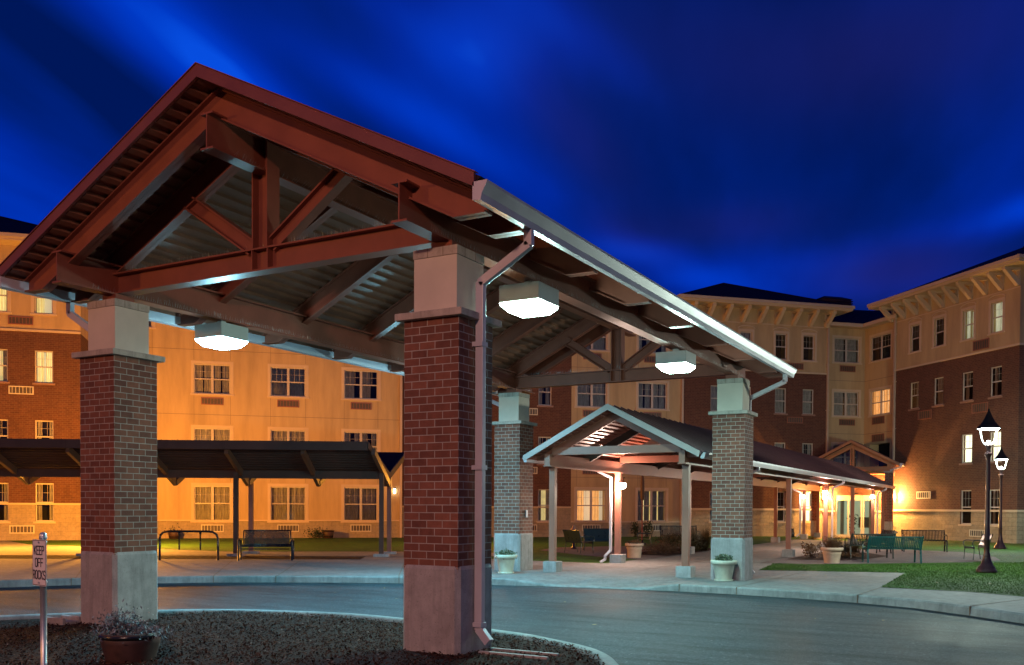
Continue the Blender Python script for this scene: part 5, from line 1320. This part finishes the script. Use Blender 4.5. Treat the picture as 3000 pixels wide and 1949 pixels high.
shrub('low_shrub', .05, 21.6, .75, .9, .42, 2600, LEAF_R, 'low russet shrub in the bed beside the left side of the walkway', .05, 11, grp='shrubs in the walkway beds')
shrub('leafy_shrub', -.1, 23.9, .85, 1.0, .70, 2600, LEAF_B, 'taller brown green shrub behind the russet one', .07, 12, grp='shrubs in the walkway beds')
shrub('tall_grass_clump', .25, 24.9, .55, .9, .95, 1300, LEAF_B, 'tall grassy clump beside the far right column edge', .07, 13, False, 'shrubs in the walkway beds', blades=True)
shrub('leafy_shrub', 4.95, 22.2, .45, .5, .50, 420, LEAF_R, 'sparse shrub with open twigs left of the terracotta pot', .09, 14, grp='shrubs in the walkway beds')
shrub('low_shrub', 5.5, 22.9, .9, .8, .22, 1600, LEAF_R, 'low brown ground cover bed around the terracotta pot', .05, 15, grp='shrubs in the walkway beds')
shrub('tall_grass_clump', 5.75, 23.2, .55, .6, .6, 900, LEAF_B, 'wispy grass clump behind the terracotta pot', .07, 16, False, 'shrubs in the walkway beds', blades=True)
for i, p in enumerate((20.15, 21.35, 21.95)):
    c = PQ(p, QP-.5); shrub('wall_shrub', c.x, c.y, .38, .35, .82, 260, LEAF_D, ['dark leafy wall shrub between the two ground floor windows', 'dark leafy wall shrub right behind the first walkway post', 'dark leafy wall shrub under the right ground floor window'][i], .13, 20+i, grp='shrubs along the cream wall')
# statues near the porch
c = Vector((4.75, 44.2, 0)); t_ = thing('stone_ornament', 'carved stone garden ornament with a looped handle beside the porch pier', 'garden ornament', tuple(c))
m = MB(); m.lathe([(.001, 0), (.18, 0), (.16, .18), (.14, .28), (.26, .31), (.27, .34), (.16, .42), (.09, .46), (.001, .47)], c, 18); m.build('basin', STONEF, t_)
m = MB(); m.tube([c+rt*(.11*math.cos(a))+Vector((0, 0, .48+.22*math.sin(a))) for a in [PI*i/10 for i in range(11)]], .016, 8); m.build('handle', STONEF, t_)
c = Vector((-.35, 43.6, 0)); t_ = thing('owl_statue', 'small dark owl statue beside the lit stone wall', 'statue', tuple(c))
m = MB(); m.lathe([(.001, 0), (.10, 0), (.12, .06), (.13, .2), (.10, .30), (.105, .34), (.10, .42), (.06, .46), (.001, .47)], c, 14)
for s_ in (-1, 1): m.lathe([(.03, .44), (.001, .52)], c+rt*s_*.06, 6)
m.build('body', BLK, t_)
# small wall light at the end of the cream wall
p_ = fq.P(8.34, 2.37, .12); t_ = thing('wall_lantern', 'small lit wall lantern at the right end of the cream wall', 'wall light', tuple(p_))
m = MB(); m.tube([p_+Vector((0, 0, -.12)), p_+Vector((0, 0, .12))], .05, 8); m.build('bulb', SMALLL, t_)
m = MB(); m.lathe([(.07, .13), (.04, .18), (.001, .2)], p_, 10); m.tube([p_+QH*.12+Z3*.16, p_+Z3*.16], .015, 6); m.build('bracket', BLK, t_)
m = MB(); m.box(.0, .035, L+.30, L+.38, 1.32, 1.50); m.build('switch_box', GALV, port, bevel=.004)
# ============================================================ STREET LIGHTS (sodium, by the path, and behind the viewer)
def pole_lamp(p, h, col, e, label, mat, tgt=None, soft=.25, grp=None):
    t_ = thing('street_lamp', label, 'street lamp', tuple(p), 0, grp); x, y = p[0], p[1]
    m = MB(); m.tube([(x, y, -.1), (x, y, h)], [.07, .05], 10); m.build('pole', BRNZ, t_)
    m = MB(); m.lathe([(.22, h+.02), (.22, h+.10), (.12, h+.2), (.001, h+.24)], (x, y, 0), 16); m.build('hood', BRNZ, t_)
    m = MB(); m.sphere((x, y, h+.02), .09, 6); m.build('bulb', mat, t_)
    lamp('street_light', 'POINT', (x, y, h-.16), e, col, soft, t_)
SO = (1., .37, .035)
pole_lamp(AB(-12.5, 21.), 3.0, SO, LV['sodium']*1.5, 'sodium path lamp left of the picture by the orange lit wing', SODB, grp='sodium path lamps')
pole_lamp(AB(-8.25, 23.2), 2.6, SO, LV['sodium']*3.6, 'sodium path lamp hidden behind the near left column', SODB, grp='sodium path lamps')
pole_lamp(AB(5.1, 26.), 2.8, SO, LV['sodium']*.55, 'sodium path lamp hidden behind the near right column', SODB, grp='sodium path lamps')
WB = emis('lit_car_park_bulb', (1., .62, .48), 40.)
pole_lamp((8.5, -14.5, -.15), 7.5, (1., .54, .40), LV['street'], 'tall car park lamp behind the viewer on the right', WB)
pole_lamp((-7., -14.5, -.15), 6.0, (1., .40, .10), LV['street']*.55, 'sodium car park lamp behind the viewer on the left', SODB)
def added_flood(p, tgt, e, col, label, ang=2.5):  # added unseen spots, aimed to brighten the facades and spare the portico columns
    t_ = thing('floodlight', label, 'floodlight', tuple(p), 0, 'added floodlights out of view on lawn poles'); x, y, z = p
    m = MB(); m.tube([(x, y, 0), (x, y, z)], .06, 10); m.build('pole', BRNZ, t_)
    d = (Vector(tgt)-Vector(p)).normalized(); c = Vector(p)+Z3*.1
    m = MB(); m.bar(c-d*.2, c+d*.02, .4, .3); m.build('housing', BRNZ, t_)
    m = MB(); m.bar(c+d*.021, c+d*.03, .34, .24); m.build('lens', WB, t_)
    l = lamp('added_flood_light', 'SPOT', c+d*.1, e, col, .25, t_, None, ang); l.rotation_euler = d.to_track_quat('-Z', 'Y').to_euler()
added_flood((16.2, 21., 5.), PQ(30, 33, 5.5), LV['added_flood'], (1., .62, .38), 'added floodlight out of view on the right aimed at the inner corner of the building')
added_flood((18.5, 14., 5.), PQ(20, 33, 6), LV['added_flood']*1.2, (1., .62, .40), 'added floodlight out of view on the right aimed at the middle cream bays', 1.1)
pole_lamp((21., -3, 0), 7.0, (.70, 1., .78), 450, 'tall greenish lamp right of the picture past the road', WB)

sc.cycles.use_denoising = True
try: sc.cycles.max_bounces = 6; sc.cycles.diffuse_bounces = 3; sc.cycles.sample_clamp_indirect = 6
except Exception: pass
